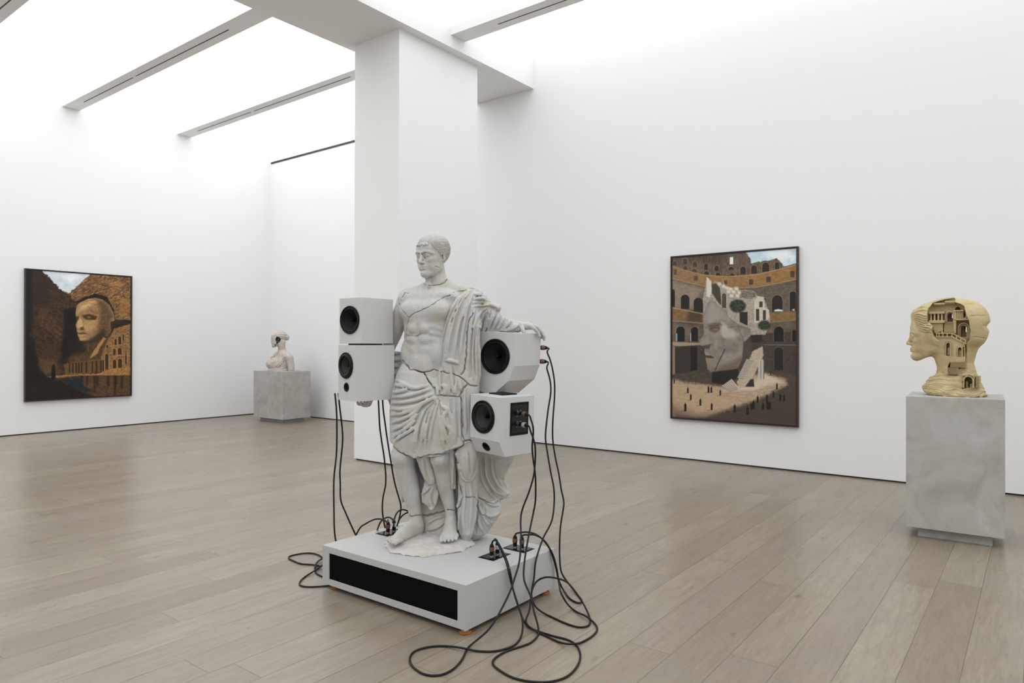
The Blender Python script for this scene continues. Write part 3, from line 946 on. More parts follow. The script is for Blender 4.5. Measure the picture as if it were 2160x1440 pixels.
body.add(f_ell(tp(904, 768, 0, -.065), (.105, .055, .075), RT), .035)                # belly
body.sub(f_chain([tp(909, 640, 0, -.142), tp(908, 672, 0, -.143), tp(907, 700, 0, -.131), tp(905, 745, 0, -.125)], [.010, .012, .008, .006]), .02)
body.sub(f_ell(tp(905, 749, 0, -.128), (.008, .012, .009), RT), .008)
# neck
body.add(ch((917, 566, .015, .062), (921, 590, .02, .062), (926, 608, .03, .078)), .025)
body.add(ch((926, 603, .03, .055), (960, 618, .01, .05), (990, 622, -.02, .055)), .03)
body.add(ch((918, 603, .04, .05), (885, 616, .06, .045), (862, 622, .08, .05)), .03)
body.add(ch((905, 603, -.05, .012), (893, 560, -.0, .012)), .02)
head_prims(body, HM, HS)
# right arm (image left), goes behind the left speakers and holds them from below
body.add(ch((858, 632, .075, .058), (846, 660, .09, .052), (834, 700, .12, .047), (820, 732, .15, .043), (808, 750, .17, .044)), .03)
body.add(ch((808, 750, .17, .044), (794, 795, .185, .040), (780, 838, .17, .028), (776, 850, .14, .024)), .015)
body.add(f_ell(S_(772, 853, .08), (.030, .055, .016)), .015)
for i, (dx, dyy) in enumerate(((-12, .02), (-5, 0), (2, -.01), (9, 0))):
    body.add(ch((772 + dx * .6, 853, .05, .010), (768 + dx, 852, .01 + dyy, .009), (766 + dx, 848, -.02 + dyy, .008)), .006)
# left arm (image right) with hand on the speaker
body.add(ch((1000, 632, -.03, .055), (1030, 660, .0, .048), (1062, 681, .03, .038), (1085, 685, .03, .029), (1099, 686, .03, .025)), .02)
body.add(f_chain([S_(1100, 688, .025), S_(1112, 687, .02), S_(1119, 689, .02)], [.024, .025, .019]), .012)
body.add(f_chain([S_(1112, 689, .05), S_(1122, 688, .05)], [.020, .016]), .012)
FG = [[(1101, 690, .005, .0145), (1103, 696, -.015, .0135), (1105.5, 700, -.02, .012)],
      [(1118, 688, .0, .0125), (1127, 692.5, .0, .0115), (1135, 701, .005, .0105), (1138.5, 709, .005, .0085)],
      [(1122, 687, .035, .0125), (1134, 690, .035, .0115), (1143, 700, .035, .0105), (1149.5, 711, .03, .0080)],
      [(1122, 688, .060, .012), (1133, 690, .065, .011), (1142, 699, .065, .010), (1148, 716, .06, .008)],
      [(1119, 690, .085, .011), (1128, 692, .09, .010), (1137, 698, .095, .009), (1143, 712, .09, .008)]]
for F_ in FG: body.add(ch(*F_), .005)
for px, py, y in ((1118, 684.5, .0), (1123, 683.5, .035), (1122, 684.5, .06)): body.add(f_ell(S_(px, py + 2, y), (.011, .011, .009)), .008)
# legs
body.add(ch((872, 800, .04, .098), (860, 870, .0, .088), (853, 935, -.045, .066), (850, 962, -.065, .070)), .03)
body.add(ch((850, 960, -.065, .068), (854, 985, -.045, .064), (861, 1012, -.02, .065), (868, 1040, -.01, .058), (874, 1070, .0, .044), (877, 1092, .0, .038), (880, 1108, .005, .042)), .02)
body.add(f_ell(S_(850, 962, -.115), (.038, .024, .042)), .02)
body.add(ch((925, 800, -.02, .095), (928, 880, -.06, .082), (928, 945, -.10, .060), (928, 968, -.12, .056)), .03)
body.add(ch((928, 966, -.12, .054), (932, 990, -.075, .052), (937, 1015, -.05, .052), (943, 1045, -.035, .043), (949, 1070, -.03, .034), (951, 1090, -.03, .031), (952, 1106, -.03, .036)), .02)
body.add(f_ell(S_(927, 968, -.165), (.030, .018, .034)), .016)
# feet
def foot(hx, hy, hyd, tx, ty, tyd, w, toes, sc=1.0):
    a = S_(hx, hy, hyd); b = S_(tx, ty, tyd); d = (b - a) / np.linalg.norm(b - a); side = np.cross(d, (0, 0, 1.0)); side /= np.linalg.norm(side)
    m = a * .5 + b * .5
    body.add(f_chain([a, m + np.array([0, 0, .012]) + side * .008, b - d * .045], [.036, .034, .026]), .02)
    body.add(f_chain([a, m - side * .014, b - d * .05 - side * .022], [.034, .028, .022]), .02)
    body.add(f_chain([a + (0, 0, .045), m + np.array([0, 0, .028]), b - d * .07], [.034, .026, .018]), .025)
    for i in range(5):
        o = (i - 2) * w; l = [0, .004, -.001, -.010, -.022][i] * toes[1]
        big = (.0135 if i == 0 else .0098) * sc
        s = side * o * toes[0]
        e = b + d * l + s
        body.add(f_chain([e - d * .055, e - d * .022 + np.array([0, 0, .004]), e - d * .004 - (0, 0, .002)], [big, big, big * .92]), .004)
foot(879, 1117, .01, 822, 1143, -.20, .0205, (1, 1))
foot(952, 1112, -.02, 946, 1140, -.20, .0215, (-1, 1), .95)
body.add(f_ell(S_(948, 1129, -.13), (.050, .045, .022)), .02)
body.add(f_ell(S_(950, 1112, -.07), (.036, .05, .036)), .02)

# ---- cloth
cl = Sdf(); cl.t0 = 3.75
_hl = [(815, 930), (828, 938), (833, 944), (851, 956.5), (874, 967), (899, 961), (931, 958), (953, 948), (976, 939), (990, 930), (1015, 926)]
_hx = [S_(a, b, -.15)[0] for a, b in _hl]; _hz = [S_(a, b, -.15)[2] for a, b in _hl]
def above(f): return lambda P: np.maximum(f(P), (np.interp(P[:, 0], _hx, _hz) - P[:, 2] - (P[:, 1] + .1) * .06) * .8)
def lrows(L, p=2.2):
    """L: (py, left px, right px, y centre, half depth)"""
    L = sorted(L, key=lambda r: -r[0]); z = []; cx = []; cy = []; a = []; b = []
    for py, l, r, y, bb in L:
        A = S_(l, py, y); B_ = S_(r, py, y); z.append((A[2] + B_[2]) / 2); cx.append((A[0] + B_[0]) / 2); a.append((B_[0] - A[0]) / 2); cy.append(y); b.append(bb)
    return f_loft(z, cx, cy, a, b, p)
# hip wrap
cl.add(above(lrows([(766, 848, 985, .02, .11), (785, 838, 1003, .01, .145), (830, 827, 1008, -.01, .165), (865, 822.5, 1010, -.015, .170), (900, 823, 1010, -.02, .172), (925, 825, 1010, -.02, .17), (948, 828, 1010, -.015, .165), (975, 832, 1010, -.015, .16)], 2.3)), .02)
cl.add(above(ch((866, 870, -.03, .105), (853, 925, -.065, .086), (851, 965, -.06, .076))), .02)
cl.add(above(ch((928, 870, -.10, .085), (928, 960, -.125, .070))), .03)
# gap under the hem: cut a skirt-like hollow away from in front of the shins
# panels hanging from the knot and between the legs
cl.add(lrows([(935, 873, 905, -.12, .05), (960, 876, 906, -.11, .04), (990, 886, 914, -.09, .032), (1010, 895, 918, -.08, .028), (1020, 900, 916, -.08, .02)], 2.2), .012)
cl.add(lrows([(1010, 897, 922, -.05, .03), (1040, 889, 924, -.04, .03), (1058, 890, 921, -.04, .026), (1070, 905, 917, -.045, .02), (1075, 911, 915, -.05, .012)], 2.2), .01)
# back mass behind the legs down to the rock
cl.add(lrows([(930, 850, 1060, .10, .11), (970, 856, 1075, .12, .10), (1010, 862, 1052, .13, .10), (1040, 875, 1050, .13, .10), (1080, 880, 1050, .11, .10), (1105, 886, 1036, .09, .10), (1128, 894, 1018, .07, .08), (1140, 900, 1006, .06, .06)], 2.4), .03)
cl.add(lrows([(940, 832, 862, .10, .04), (1000, 838, 860, .11, .035), (1035, 843, 858, .11, .03), (1058, 846, 853, .11, .015)], 2), .02)
# column of folds right of the standing leg
cl.add(lrows([(880, 975, 1008, -.05, .11), (930, 962, 1010, -.05, .12), (980, 965, 1010, -.03, .11), (1030, 966, 1008, -.01, .10), (1080, 965, 1004, -.02, .10), (1120, 968, 1000, -.03, .09), (1134, 970, 994, -.03, .07)], 2.3), .02)
cl.add(lrows([(925, 966, 1003, -.135, .035), (960, 962, 1006, -.135, .04), (985, 968, 1003, -.13, .036), (1000, 974, 999, -.125, .03), (1010, 981, 995, -.125, .018)], 2.2), .008)
cl.add(lrows([(935, 942, 962, -.10, .04), (985, 944, 962, -.07, .04), (1030, 950, 962, -.05, .03)], 2.2), .01)
# tail that billows to the right
cl.add(lrows([(955, 1005, 1087, .10, .05), (975, 1008, 1080, .10, .05), (990, 1010, 1072, .11, .05), (1008, 1014, 1061, .12, .05), (1024, 1018, 1066, .12, .05), (1040, 1024, 1076, .11, .045), (1048, 1028, 1070, .11, .04), (1056, 1034, 1052, .11, .025)], 2.2), .012)
cl.add(lrows([(1052, 1003, 1052, .09, .07), (1066, 1002, 1059, .08, .085), (1080, 1000, 1058, .07, .09), (1100, 996, 1044, .06, .085), (1122, 990, 1029, .05, .07), (1135, 992, 1010, .05, .045)], 2.1), .012)
# shoulder panel and overfold
cl.add(lrows([(612, 985, 1006, -.075, .05), (628, 962, 1012, -.10, .06), (650, 948, 1010, -.115, .065), (690, 941, 1008, -.125, .062), (730, 938, 992, -.13, .058), (752, 937, 984, -.135, .055), (762, 941, 982, -.135, .05), (768, 962, 972, -.135, .04)], 2.6), .015)
cl.add(above(lrows([(640, 960, 1012, -.05, .08), (700, 934, 1013, -.07, .10), (750, 925, 1012, -.08, .10), (800, 921, 1012, -.08, .105), (850, 921, 1010, -.08, .105), (900, 926, 1008, -.08, .105), (942, 935, 1008, -.09, .10)], 2.3)), .02)
# shoulder bunch and sleeve
cl.add(ch((992, 618, -.05, .042), (1004, 622, -.05, .044), (1011, 640, -.04, .05)), .015)
cl.add(ch((1002, 645, -.02, .062), (1030, 664, .0, .055), (1052, 680, .02, .048), (1075, 688, .03, .036), (1090, 690, .035, .030)), .02)
cl.add(ch((1022, 636, -.03, .020), (1026, 648, -.04, .03)), .012)
cl.add(ch((1036, 646, -.01, .022), (1048, 655, -.0, .02)), .012)
cl.add(lrows([(636, 1000, 1016, .0, .05), (650, 998, 1036, .0, .055), (665, 996, 1052, .01, .055), (680, 994, 1066, .02, .055), (694, 992, 1078, .03, .05), (701.5, 992, 1082, .03, .045)], 2.6), .015)
cl.add(ch((1052, 672, .0, .030), (1075, 686, .02, .033), (1094, 691, .03, .026)), .015)
cl.add(ch((1020, 628, -.04, .022), (1029, 637, -.04, .018)), .01)
cl.add(ch((1036, 645, -.02, .024), (1051, 649, -.02, .020)), .01)
cl.add(lrows([(700, 1000, 1040, .09, .05), (760, 1000, 1035, .10, .06), (830, 1000, 1035, .11, .07), (900, 1000, 1050, .10, .08), (960, 1000, 1075, .10, .06)], 2.2), .03)
# cloth behind the right arm, left of the hip
cl.add(lrows([(742, 812, 848, .12, .05), (770, 811, 850, .12, .06), (810, 813, 850, .11, .065), (840, 818, 848, .10, .06), (856, 824, 846, .09, .04)], 2.6), .008)

# folds
BBC = ((-.48, -.36, .0), (.60, .36, 1.72)); BBB = ((-.60, -.42, .0), (.75, .36, 2.02))
cl_c = Caster([(cl, *BBC)])
FL = []; AV = []
ridge(cl_c, FL, [[(20, 60), (180, 40), (330, -10)], [(30, 130), (250, 110), (450, 60), (660, -10)], [(10, 220), (250, 200), (480, 150), (700, 60)],
     [(10, 300), (200, 310), (420, 260), (600, 170), (722, 108)], [(10, 400), (180, 380), (350, 320), (480, 240), (640, 160), (725, 115)],
     [(20, 520), (200, 460), (380, 370), (480, 270), (600, 200)], [(30, 640), (200, 560), (380, 440), (470, 320)], [(50, 740), (200, 640), (340, 540), (440, 410)],
     [(90, 830), (120, 770), (250, 680), (370, 600), (430, 520)], [(-10, -100), (120, -130), (240, -60), (400, -10), (600, -60)], [(10, -10), (130, -60), (250, -20)]], .0135, .010, .2, c8, AV)
ridge(cl_c, FL, [[(710, 140), (600, 300), (520, 600), (480, 900)], [(715, 150), (640, 350), (580, 600), (545, 900)], [(650, 200), (520, 350), (430, 650), (400, 960)],
     [(735, 180), (700, 350), (640, 600), (600, 900)], [(745, 180), (780, 400), (850, 650), (925, 900)], [(735, 150), (745, 300), (790, 600), (840, 930)],
     [(600, 260), (490, 450), (380, 800), (370, 960)]], .0125, .012, .2, c8, AV, 1.6, .30)
ridge(cl_c, FL, [[(765, 140), (800, 250), (890, 325), (825, 410), (850, 520), (950, 630), (925, 730), (950, 870)], [(770, -60), (860, -40), (850, 60), (780, 90)]], .014, .006, .1, c8)
ridge(cl_c, FL, [[(920, 130), (910, 300), (960, 480), (975, 700), (960, 870)],
     [(1000, 110), (990, 400), (1010, 700), (1000, 860)], [(1090, 100), (1085, 400), (1090, 700), (1110, 830)], [(1150, 0), (1150, 300), (1175, 700)],
     [(735, -100), (738, 80), (738, 160)], [(920, -100), (915, 90)], [(1010, -100), (1005, 100)], [(1080, -120), (1100, 60)]], .012, .010, .25, c8, AV, 3.0, .30)
ridge(cl_c, FL, [[(850, 570), (760, 700), (690, 900), (645, 1150)], [(870, 600), (800, 750), (745, 900), (705, 1165)], [(895, 600), (830, 700), (795, 850), (770, 1000), (755, 1185)],
     [(760, 600), (690, 740), (640, 900), (600, 1100), (575, 1290)], [(800, 580), (720, 720), (665, 900), (635, 1100)], [(900, 700), (860, 800), (835, 1000), (828, 1250)],
     [(1050, 705), (940, 745), (880, 850), (860, 1000), (870, 1330)], [(980, 745), (910, 880), (890, 1100), (905, 1370)], [(1030, 765), (970, 870), (940, 925)],
     [(1000, 820), (930, 1000), (925, 1360)], [(600, 1200), (590, 1340), (600, 1440)], [(680, 1200), (690, 1300), (700, 1440)], [(640, 1160), (700, 1165), (755, 1188)]], .0115, .009, .25, c1, AV)
ridge(cl_c, FL, [[(850, 560), (890, 540), (935, 560), (940, 585)], [(870, 600), (910, 605), (945, 600)], [(885, 640), (950, 640), (990, 660)], [(880, 700), (950, 690), (1020, 690), (1080, 715)],
     [(890, 665), (940, 668), (985, 675)], [(960, 760), (935, 840), (925, 915)], [(1010, 740), (975, 830), (960, 915)], [(1060, 740), (1020, 830), (990, 915)], [(1095, 745), (1060, 840), (1025, 912)], [(1150, 770), (1100, 850), (1060, 912)], [(1210, 805), (1140, 870), (1100, 912)], [(1270, 850), (1200, 890), (1110, 918)], [(1250, 838), (1170, 895), (1090, 900)]], .012, .008, .15, c1, AV)
ridge(cl_c, FL, [[(340, 650), (350, 750), (405, 835)], [(390, 655), (400, 760), (430, 840)], [(440, 870), (385, 930), (382, 985), (468, 1032)], [(470, 860), (440, 950), (470, 1030)], [(505, 760), (500, 900), (475, 1020)],
     [(645, 600), (640, 720), (645, 900), (655, 1030)], [(700, 840), (700, 1000), (690, 1100), (705, 1225)], [(745, 840), (750, 1000), (740, 1215)], [(780, 820), (785, 1000), (765, 1190)], [(620, 640), (615, 800), (630, 980)],
     [(648, 640), (668, 740), (705, 812), (745, 815), (785, 740), (793, 620)], [(720, 600), (722, 700), (730, 790)],
     [(820, 640), (830, 800), (880, 900), (945, 965)], [(855, 640), (860, 780), (920, 890), (990, 930)], [(900, 650), (915, 780), (975, 880), (1040, 920)], [(1075, 660), (1030, 735), (985, 800), (1010, 870), (1045, 920)],
     [(800, 950), (830, 1050), (900, 1085), (980, 1050)], [(795, 1000), (810, 1130), (850, 1215)], [(850, 960), (900, 1000), (970, 1000)], [(830, 1010), (860, 1120), (900, 1160)],
     [(410, 1150), (480, 1100), (560, 1080)], [(420, 1185), (500, 1165), (560, 1120)], [(670, 1040), (665, 1130), (660, 1220)], [(640, 1060), (640, 1150)]], .0115, .008, .25, c2, AV)
ridge(cl_c, FL, [[(140, 1100), (265, 1095)], [(145, 1150), (260, 1155)], [(140, 1195), (250, 1215)], [(140, 1245), (235, 1285)], [(140, 1300), (215, 1350)], [(145, 1370), (205, 1430)]], .012, .010, .2, c1, AV)
for Q, R_, k_ in FL: cl.add(f_chain(Q, R_), k_)
cl_c = Caster([(cl, *BBC)])
# carved valleys between folds
VL = []
crack(cl_c, VL, [[(640, 440), (600, 600), (575, 760)], [(1110, 200), (1105, 500), (1120, 800)]], .0055, .008, c8, 5, .2)
crack(cl_c, VL, [[(800, 640), (730, 800), (690, 1000), (670, 1130)], [(840, 620), (790, 760), (760, 920), (735, 1150)], [(735, 660), (670, 800), (625, 980), (590, 1220)], [(870, 900), (850, 1100), (850, 1300)],
     [(930, 900), (905, 1100), (915, 1340)], [(1000, 770), (930, 860)], [(870, 655), (930, 655), (960, 655)], [(870, 690), (930, 680), (1000, 680)], [(1120, 770), (1080, 850)], [(1180, 800), (1120, 870)]], .0055, .008, c1, 6, .2)
crack(cl_c, VL, [[(675, 860), (675, 1000), (670, 1200)], [(722, 840), (725, 1000), (722, 1200)], [(762, 830), (768, 1000), (752, 1190)], [(790, 900), (800, 1050), (785, 1200)], [(630, 680), (625, 900)],
     [(835, 660), (850, 800), (900, 900)], [(880, 660), (885, 780), (940, 880)], [(820, 1000), (850, 1080), (910, 1120)], [(560, 700), (590, 850), (605, 1000)]], .006, .009, c2, 7, .2)
for Q, R_, k_ in AV: cl.sub(f_chain(Q, R_), k_)
for Q, R_, k_, _d in VL: cl.sub(f_chain(Q, R_), k_)

# ---- cracks through body and cloth
both = Caster([(cl, *BBC), (body, *BBB)])
CK = []
cz = lambda x, y: (860 + x / 10.28, 480 + y / 10.28)
crack(both, CK, [[(350, 1215), (380, 1240), (460, 1255), (560, 1255), (700, 1235), (800, 1190), (850, 1120), (872, 1080)]], .0042, .002, cz, 1)
crack(both, CK, [[(275, 630), (300, 590), (330, 595)], [(240, 640), (260, 720), (330, 800), (380, 760), (500, 710), (590, 650), (680, 610)], [(330, 800), (315, 880), (310, 950), (400, 955), (440, 930)],
     [(310, 950), (280, 1020), (275, 1040)], [(700, 590), (770, 575), (850, 565)], [(440, 260), (468, 300)], [(553, 365), (588, 378)]], .0030, .002, c1, 2, .6)
crack(both, CK, [[(870, 760), (835, 830), (820, 950), (815, 1100), (800, 1230), (770, 1280)], [(280, 1160), (300, 1190), (340, 1240), (420, 1255), (480, 1255), (540, 1235), (600, 1255), (700, 1270), (750, 1290), (790, 1320), (830, 1360), (930, 1385)],
     [(460, 1270), (500, 1340), (545, 1400), (560, 1460)], [(830, 1360), (790, 1390), (765, 1440)]], .0048, .002, c1, 3)
crack(both, CK, [[(480, 130), (500, 190), (560, 192), (620, 195), (660, 200), (680, 170), (720, 105)], [(175, 560), (250, 620), (330, 655), (420, 635), (530, 625), (610, 590), (690, 560), (702, 520), (680, 450), (680, 300), (672, 200)],
     [(690, 530), (740, 518), (765, 530)], [(630, 620), (640, 750), (670, 860), (690, 940), (650, 1040), (580, 1035), (500, 1060), (420, 1078), (295, 1083)],
     [(690, 945), (760, 940), (850, 965), (920, 995), (950, 970)]], .0050, .002, c2, 4)
crack(both, CK, [[(530, 628), (610, 592), (690, 562)], [(430, 1078), (520, 1055)], [(395, 1255), (480, 1258)]], .0065, .002, c2, 8)
# make each crack a deep slot: sweep inwards along the view direction it was found on
CKD = [f_min(f_chain(Q, R_), f_chain(Q + _d * R_[:, None] * 1.6, R_ * .8), f_chain(Q + _d * R_[:, None] * 3.0, R_ * .6)) for Q, R_, k_, _d in CK]
for f in CKD: body.sub(f, .0015); cl.sub(f, .0015)

# ---- hair
def curls(P):
    q = (P - HM[:3, 3]) @ HM[:3, :3] / HS
    a = np.arctan2(q[:, 0], -q[:, 1]); e = np.arctan2(q[:, 2] - .55, np.hypot(q[:, 0], q[:, 1]))
    wx = vnoise(q, 5.0); wy = vnoise(q + 5, 5.0)
    u = a * 5.6 + wx * 1.1; v = e * 6.2 + wy * 1.1
    iu = np.floor(u + .5 * (np.floor(v) % 2)); u2 = u + .5 * (np.floor(v) % 2)
    fu = u2 - iu - .5; fv = v - np.floor(v) - .5
    r = np.sqrt(fu ** 2 + fv ** 2); th = np.arctan2(fv, fu)
    fade = np.clip((1.02 - q[:, 2]) * 4, .35, 1)
    return (.0034 * np.cos(r * 15 - th) + .004 * (.35 - r)) * fade
hair = Sdf(); hair.t0 = 3.75
capf = f_min(f_ell((0, .085, .640), (.355, .455, .395)), f_ell((0, -.27, .72), (.20, .145, .07)))
hairline = lambda P: .02 * np.sin(P[:, 0] * 38) + .012 * np.sin(P[:, 0] * 61 + 1)
def region(P):
    # keep above the forehead line at the front, down to the nape behind, clear of the face and ears
    x, y, z = np.abs(P[:, 0]), P[:, 1], P[:, 2]
    line = np.interp(y, [-.5, -.30, -.17, -.05, .02, .16, .30, .6], [.725, .705, .60, .46, .53, .40, .22, .16]) + hairline(P) * .5
    return (line - z) * .8
hair.add(f_xf(f_max(capf, region), HM, HS), 0)

statue = empty('statue', tuple(SO), YAW, 'cracked white stone statue of a draped man with a hand on a speaker', 'statue')
# rough rock under the feet
rock = Sdf()
ro = lambda px, py: W2L(at_z(px, py, .262))
rc = (ro(807, 1155) + ro(998, 1140)) / 2
def rock_f(P):
    q = P - np.array([-.088, -.085, 0])
    a = np.arctan2(q[:, 1], q[:, 0]); rad = np.hypot(q[:, 0] / .275, q[:, 1] / .225)
    edge = 1 + .05 * np.sin(3 * a + 1) + .035 * np.sin(7 * a) + .02 * np.sin(13 * a + 2)
    top = .030 + .012 * np.sin(q[:, 0] * 11 + 1) + .010 * np.cos(q[:, 1] * 13)
    d1 = (rad - edge) * .2; d2 = P[:, 2] - top * np.clip((1.12 - rad / edge) * 3.0, .3, 1)
    return smax(smax(d1, d2, .015), -P[:, 2] + .0005, 0)
rock.add(rock_f, 0)
for F_ in ((879, 1120, .01, .045, .02), (850, 1130, -.09, .05, .016), (952, 1118, -.02, .05, .02), (948, 1130, -.12, .05, .014)):
    q = S_(F_[0], F_[1], F_[2]); rock.add(f_ell((q[0], q[1], .015), (F_[3] * 1.6, F_[3] * 1.4, F_[4] + .016)), .02)
def stone_disp(P): return .0007 * fbm(P, 60, 2)
def build_statue(h=.003):
    sdf_obj('body', body, *BBB, h, M_STONE, statue, stone_disp)
    sdf_obj('drapery', cl, *BBC, h, M_STONE, statue, stone_disp)
    sdf_obj('hair', hair, (-.30, -.24, 1.55), (.22, .24, 2.02), h * .8, M_STONE, statue, curls)
    sdf_obj('rock_base', rock, (-.48, -.42, -.01), (.35, .30, .12), h * 1.2, M_ROCK, statue, lambda P: .0035 * fbm(P, 34, 3) + .0012 * fbm(P, 90, 2))
print('  setup', _t.time() - _t0)
build_statue(SRES)
print('STATUE', _t.time() - _t0)
# ---------------------------------------------------------------- procedural oil pictures
class Pic:
    """canvas sampled on a grid; every sample also knows where it projects in the 2160x1440 frame, so shapes can be laid out in those units"""
    def __init__(s, origin, xdir, w, h, n, m):
        s.n, s.m = n, m
        o = np.array(origin, float); xd = np.array(xdir, float); nr = np.array([xd[1], -xd[0], 0])
        us = np.linspace(.022, w - .022, n); vs = np.linspace(h - .022, .022, m)
        P = o + us[None, :, None] * xd + vs[:, None, None] * np.array([0, 0, 1.0]) + nr * .042
        d = P - CAM; v = np.stack([d[..., 0], -d[..., 2], d[..., 1]], -1) @ RC.T
        s.X = (1080 + FPX * v[..., 0] / v[..., 2]).ravel(); s.Y = (720 + FPX * v[..., 1] / v[..., 2]).ravel()
        s.C = np.zeros((n * m, 3)); s.P = np.stack([s.X, s.Y, np.zeros(n * m)], 1)
    def nz(s, sc, oct=3, ang=0, st=1, seed=0):
        c, k = math.cos(ang), math.sin(ang)
        q = np.stack([(s.X * c + s.Y * k) * sc, (-s.X * k + s.Y * c) * sc * st, np.full(len(s.X), seed * 3.7)], 1)
        return fbm(q, 1.0, oct)
    def sd(s, pts):
        p = np.array(pts, float); d = np.full(len(s.X), 1e9); ins = np.zeros(len(s.X), bool)
        for a, b in zip(p, np.roll(p, -1, 0)):
            ex, ey = b - a; wx = s.X - a[0]; wy = s.Y - a[1]
            t = np.clip((wx * ex + wy * ey) / max(ex * ex + ey * ey, 1e-9), 0, 1)
            d = np.minimum(d, (wx - ex * t) ** 2 + (wy - ey * t) ** 2)
            c = ((a[1] > s.Y) != (b[1] > s.Y)); 
            if ey != 0: ins ^= c & (s.X < ex * (s.Y - a[1]) / ey + a[0])
        return np.sqrt(d) * np.where(ins, -1, 1)
    def put(s, m, col, var=.0, tex=None):
        col = np.array(col, float) / 255
        c = np.broadcast_to(col, s.C.shape)
        if tex is not None: c = np.clip(c * (1 + .6 * var * tex[:, None]), 0, 1)
        s.C = s.C + (c - s.C) * m[:, None]
    def poly(s, pts, col, soft=.5, a=1.0, rag=0, var=.0, tex=None, cv=None):
        if cv: pts = [cv(*q) for q in pts]
        d = s.sd(pts)
        if rag: d = d + rag * s.nz(.25, 3, seed=len(pts))
        s.put(np.clip(.5 - d / (2 * soft), 0, 1) * a, col, var, tex)
    def ell(s, x, y, rx, ry, col, soft=.5, a=1.0, var=0., tex=None, cv=None, ang=0):
        if cv: x, y = cv(x, y)
        c, k = math.cos(ang), math.sin(ang); dx = s.X - x; dy = s.Y - y
        d = (np.hypot((dx * c + dy * k) / rx, (-dx * k + dy * c) / ry) - 1) * min(rx, ry)
        s.put(np.clip(.5 - d / (2 * soft), 0, 1) * a, col, var, tex)
    def line(s, pts, w, col, soft=.4, a=1.0, cv=None):
        if cv: pts = [cv(*q) for q in pts]
        p = np.array(pts, float); d = np.full(len(s.X), 1e9)
        for q, b in zip(p[:-1], p[1:]):
            ex, ey = b - q; wx = s.X - q[0]; wy = s.Y - q[1]
            t = np.clip((wx * ex + wy * ey) / max(ex * ex + ey * ey, 1e-9), 0, 1)
            d = np.minimum(d, np.hypot(wx - ex * t, wy - ey * t))
        s.put(np.clip(.5 - (d - w / 2) / (2 * soft), 0, 1) * a, col)
    def arch(s, x0, y0, x1, y1, col, rim=None, cv=None, soft=.35):
        """dark opening from (x0,top) to (x1,bottom) with a round head"""
        if cv: (x0, y0), (x1, y1) = cv(x0, y0), cv(x1, y1)
        r = (x1 - x0) / 2; c = (x0 + x1) / 2; n = 8
        pts = [(x0, y1)] + [(c - r * math.cos(PI * i / n), y0 + r - r * math.sin(PI * i / n)) for i in range(n + 1)] + [(x1, y1)]
        if rim is not None:
            k = 1.0; pr = [(x0 - k, y1)] + [(c - (r + k) * math.cos(PI * i / n), y0 + r - (r + k) * math.sin(PI * i / n)) for i in range(n + 1)] + [(x1 + k, y1)]
            s.poly(pr, rim, soft)
        s.poly(pts, col, soft)
    def img(s): return np.clip(s.C, 0, 1).reshape(s.m, s.n, 3)

# left picture: carved head in a canyon
LO = (XL, 4.134, .535); LW, LH = 1.668, 2.170
p = Pic(LO, (0, 1, 0), LW, LH, 330, 430)
A = lambda x, y: (45 + x / 5.6, 560 + y / 5.6)
B = lambda x, y: (45 + x / 5.6, 700 + y / 5.6)
n1 = p.nz(.10, 4); n2 = p.nz(.16, 3, .5, 2.2, 1); n3 = p.nz(.28, 2, -.6, 2.2, 2); n4 = p.nz(.18, 4, 1.5, 3, 3)
p.put(np.ones(len(p.X)), (40, 29, 20), .45, n1 + n3 * .5)
p.poly([(200, 30), (860, 60), (830, 120), (560, 340), (400, 260)], (214, 220, 222), 1, cv=A)
p.poly([(200, 30), (860, 60), (830, 120), (560, 340), (400, 260)], (196, 210, 218), 1, a=.6, cv=A, var=.10, tex=n1)
p.poly([(480, 120), (600, 90), (700, 130), (600, 200), (500, 170)], (236, 240, 242), 6, a=.8, rag=3, cv=A)
# left cliff
p.poly([(40, 20), (235, 50), (300, 110), (350, 170), (415, 230), (450, 270), (530, 320), (600, 400), (520, 560), (500, 900), (440, 1100), (300, 1300), (40, 1400)], (58, 41, 27), .8, rag=2, var=.55, tex=n2 + n3 * .7, cv=A)
p.poly([(130, 60), (235, 60), (330, 170), (360, 400), (200, 520), (130, 400)], (44, 31, 21), 4, a=.7, rag=3, var=.4, tex=n3, cv=A)
p.poly([(200, 480), (330, 560), (480, 700), (470, 860), (330, 800), (200, 700)], (84, 58, 38), 6, a=.5, rag=5, var=.5, tex=n3 + n4, cv=A)
# dark cleft
p.poly([(500, 480), (660, 470), (650, 900), (700, 1050), (480, 1100), (450, 1000), (500, 860)], (22, 17, 13), 2, rag=2, cv=A)
p.poly([(495, 300), (560, 330), (600, 400), (700, 430), (650, 500), (500, 510)], (62, 44, 28), 2, rag=2, var=.4, tex=n4, cv=A)
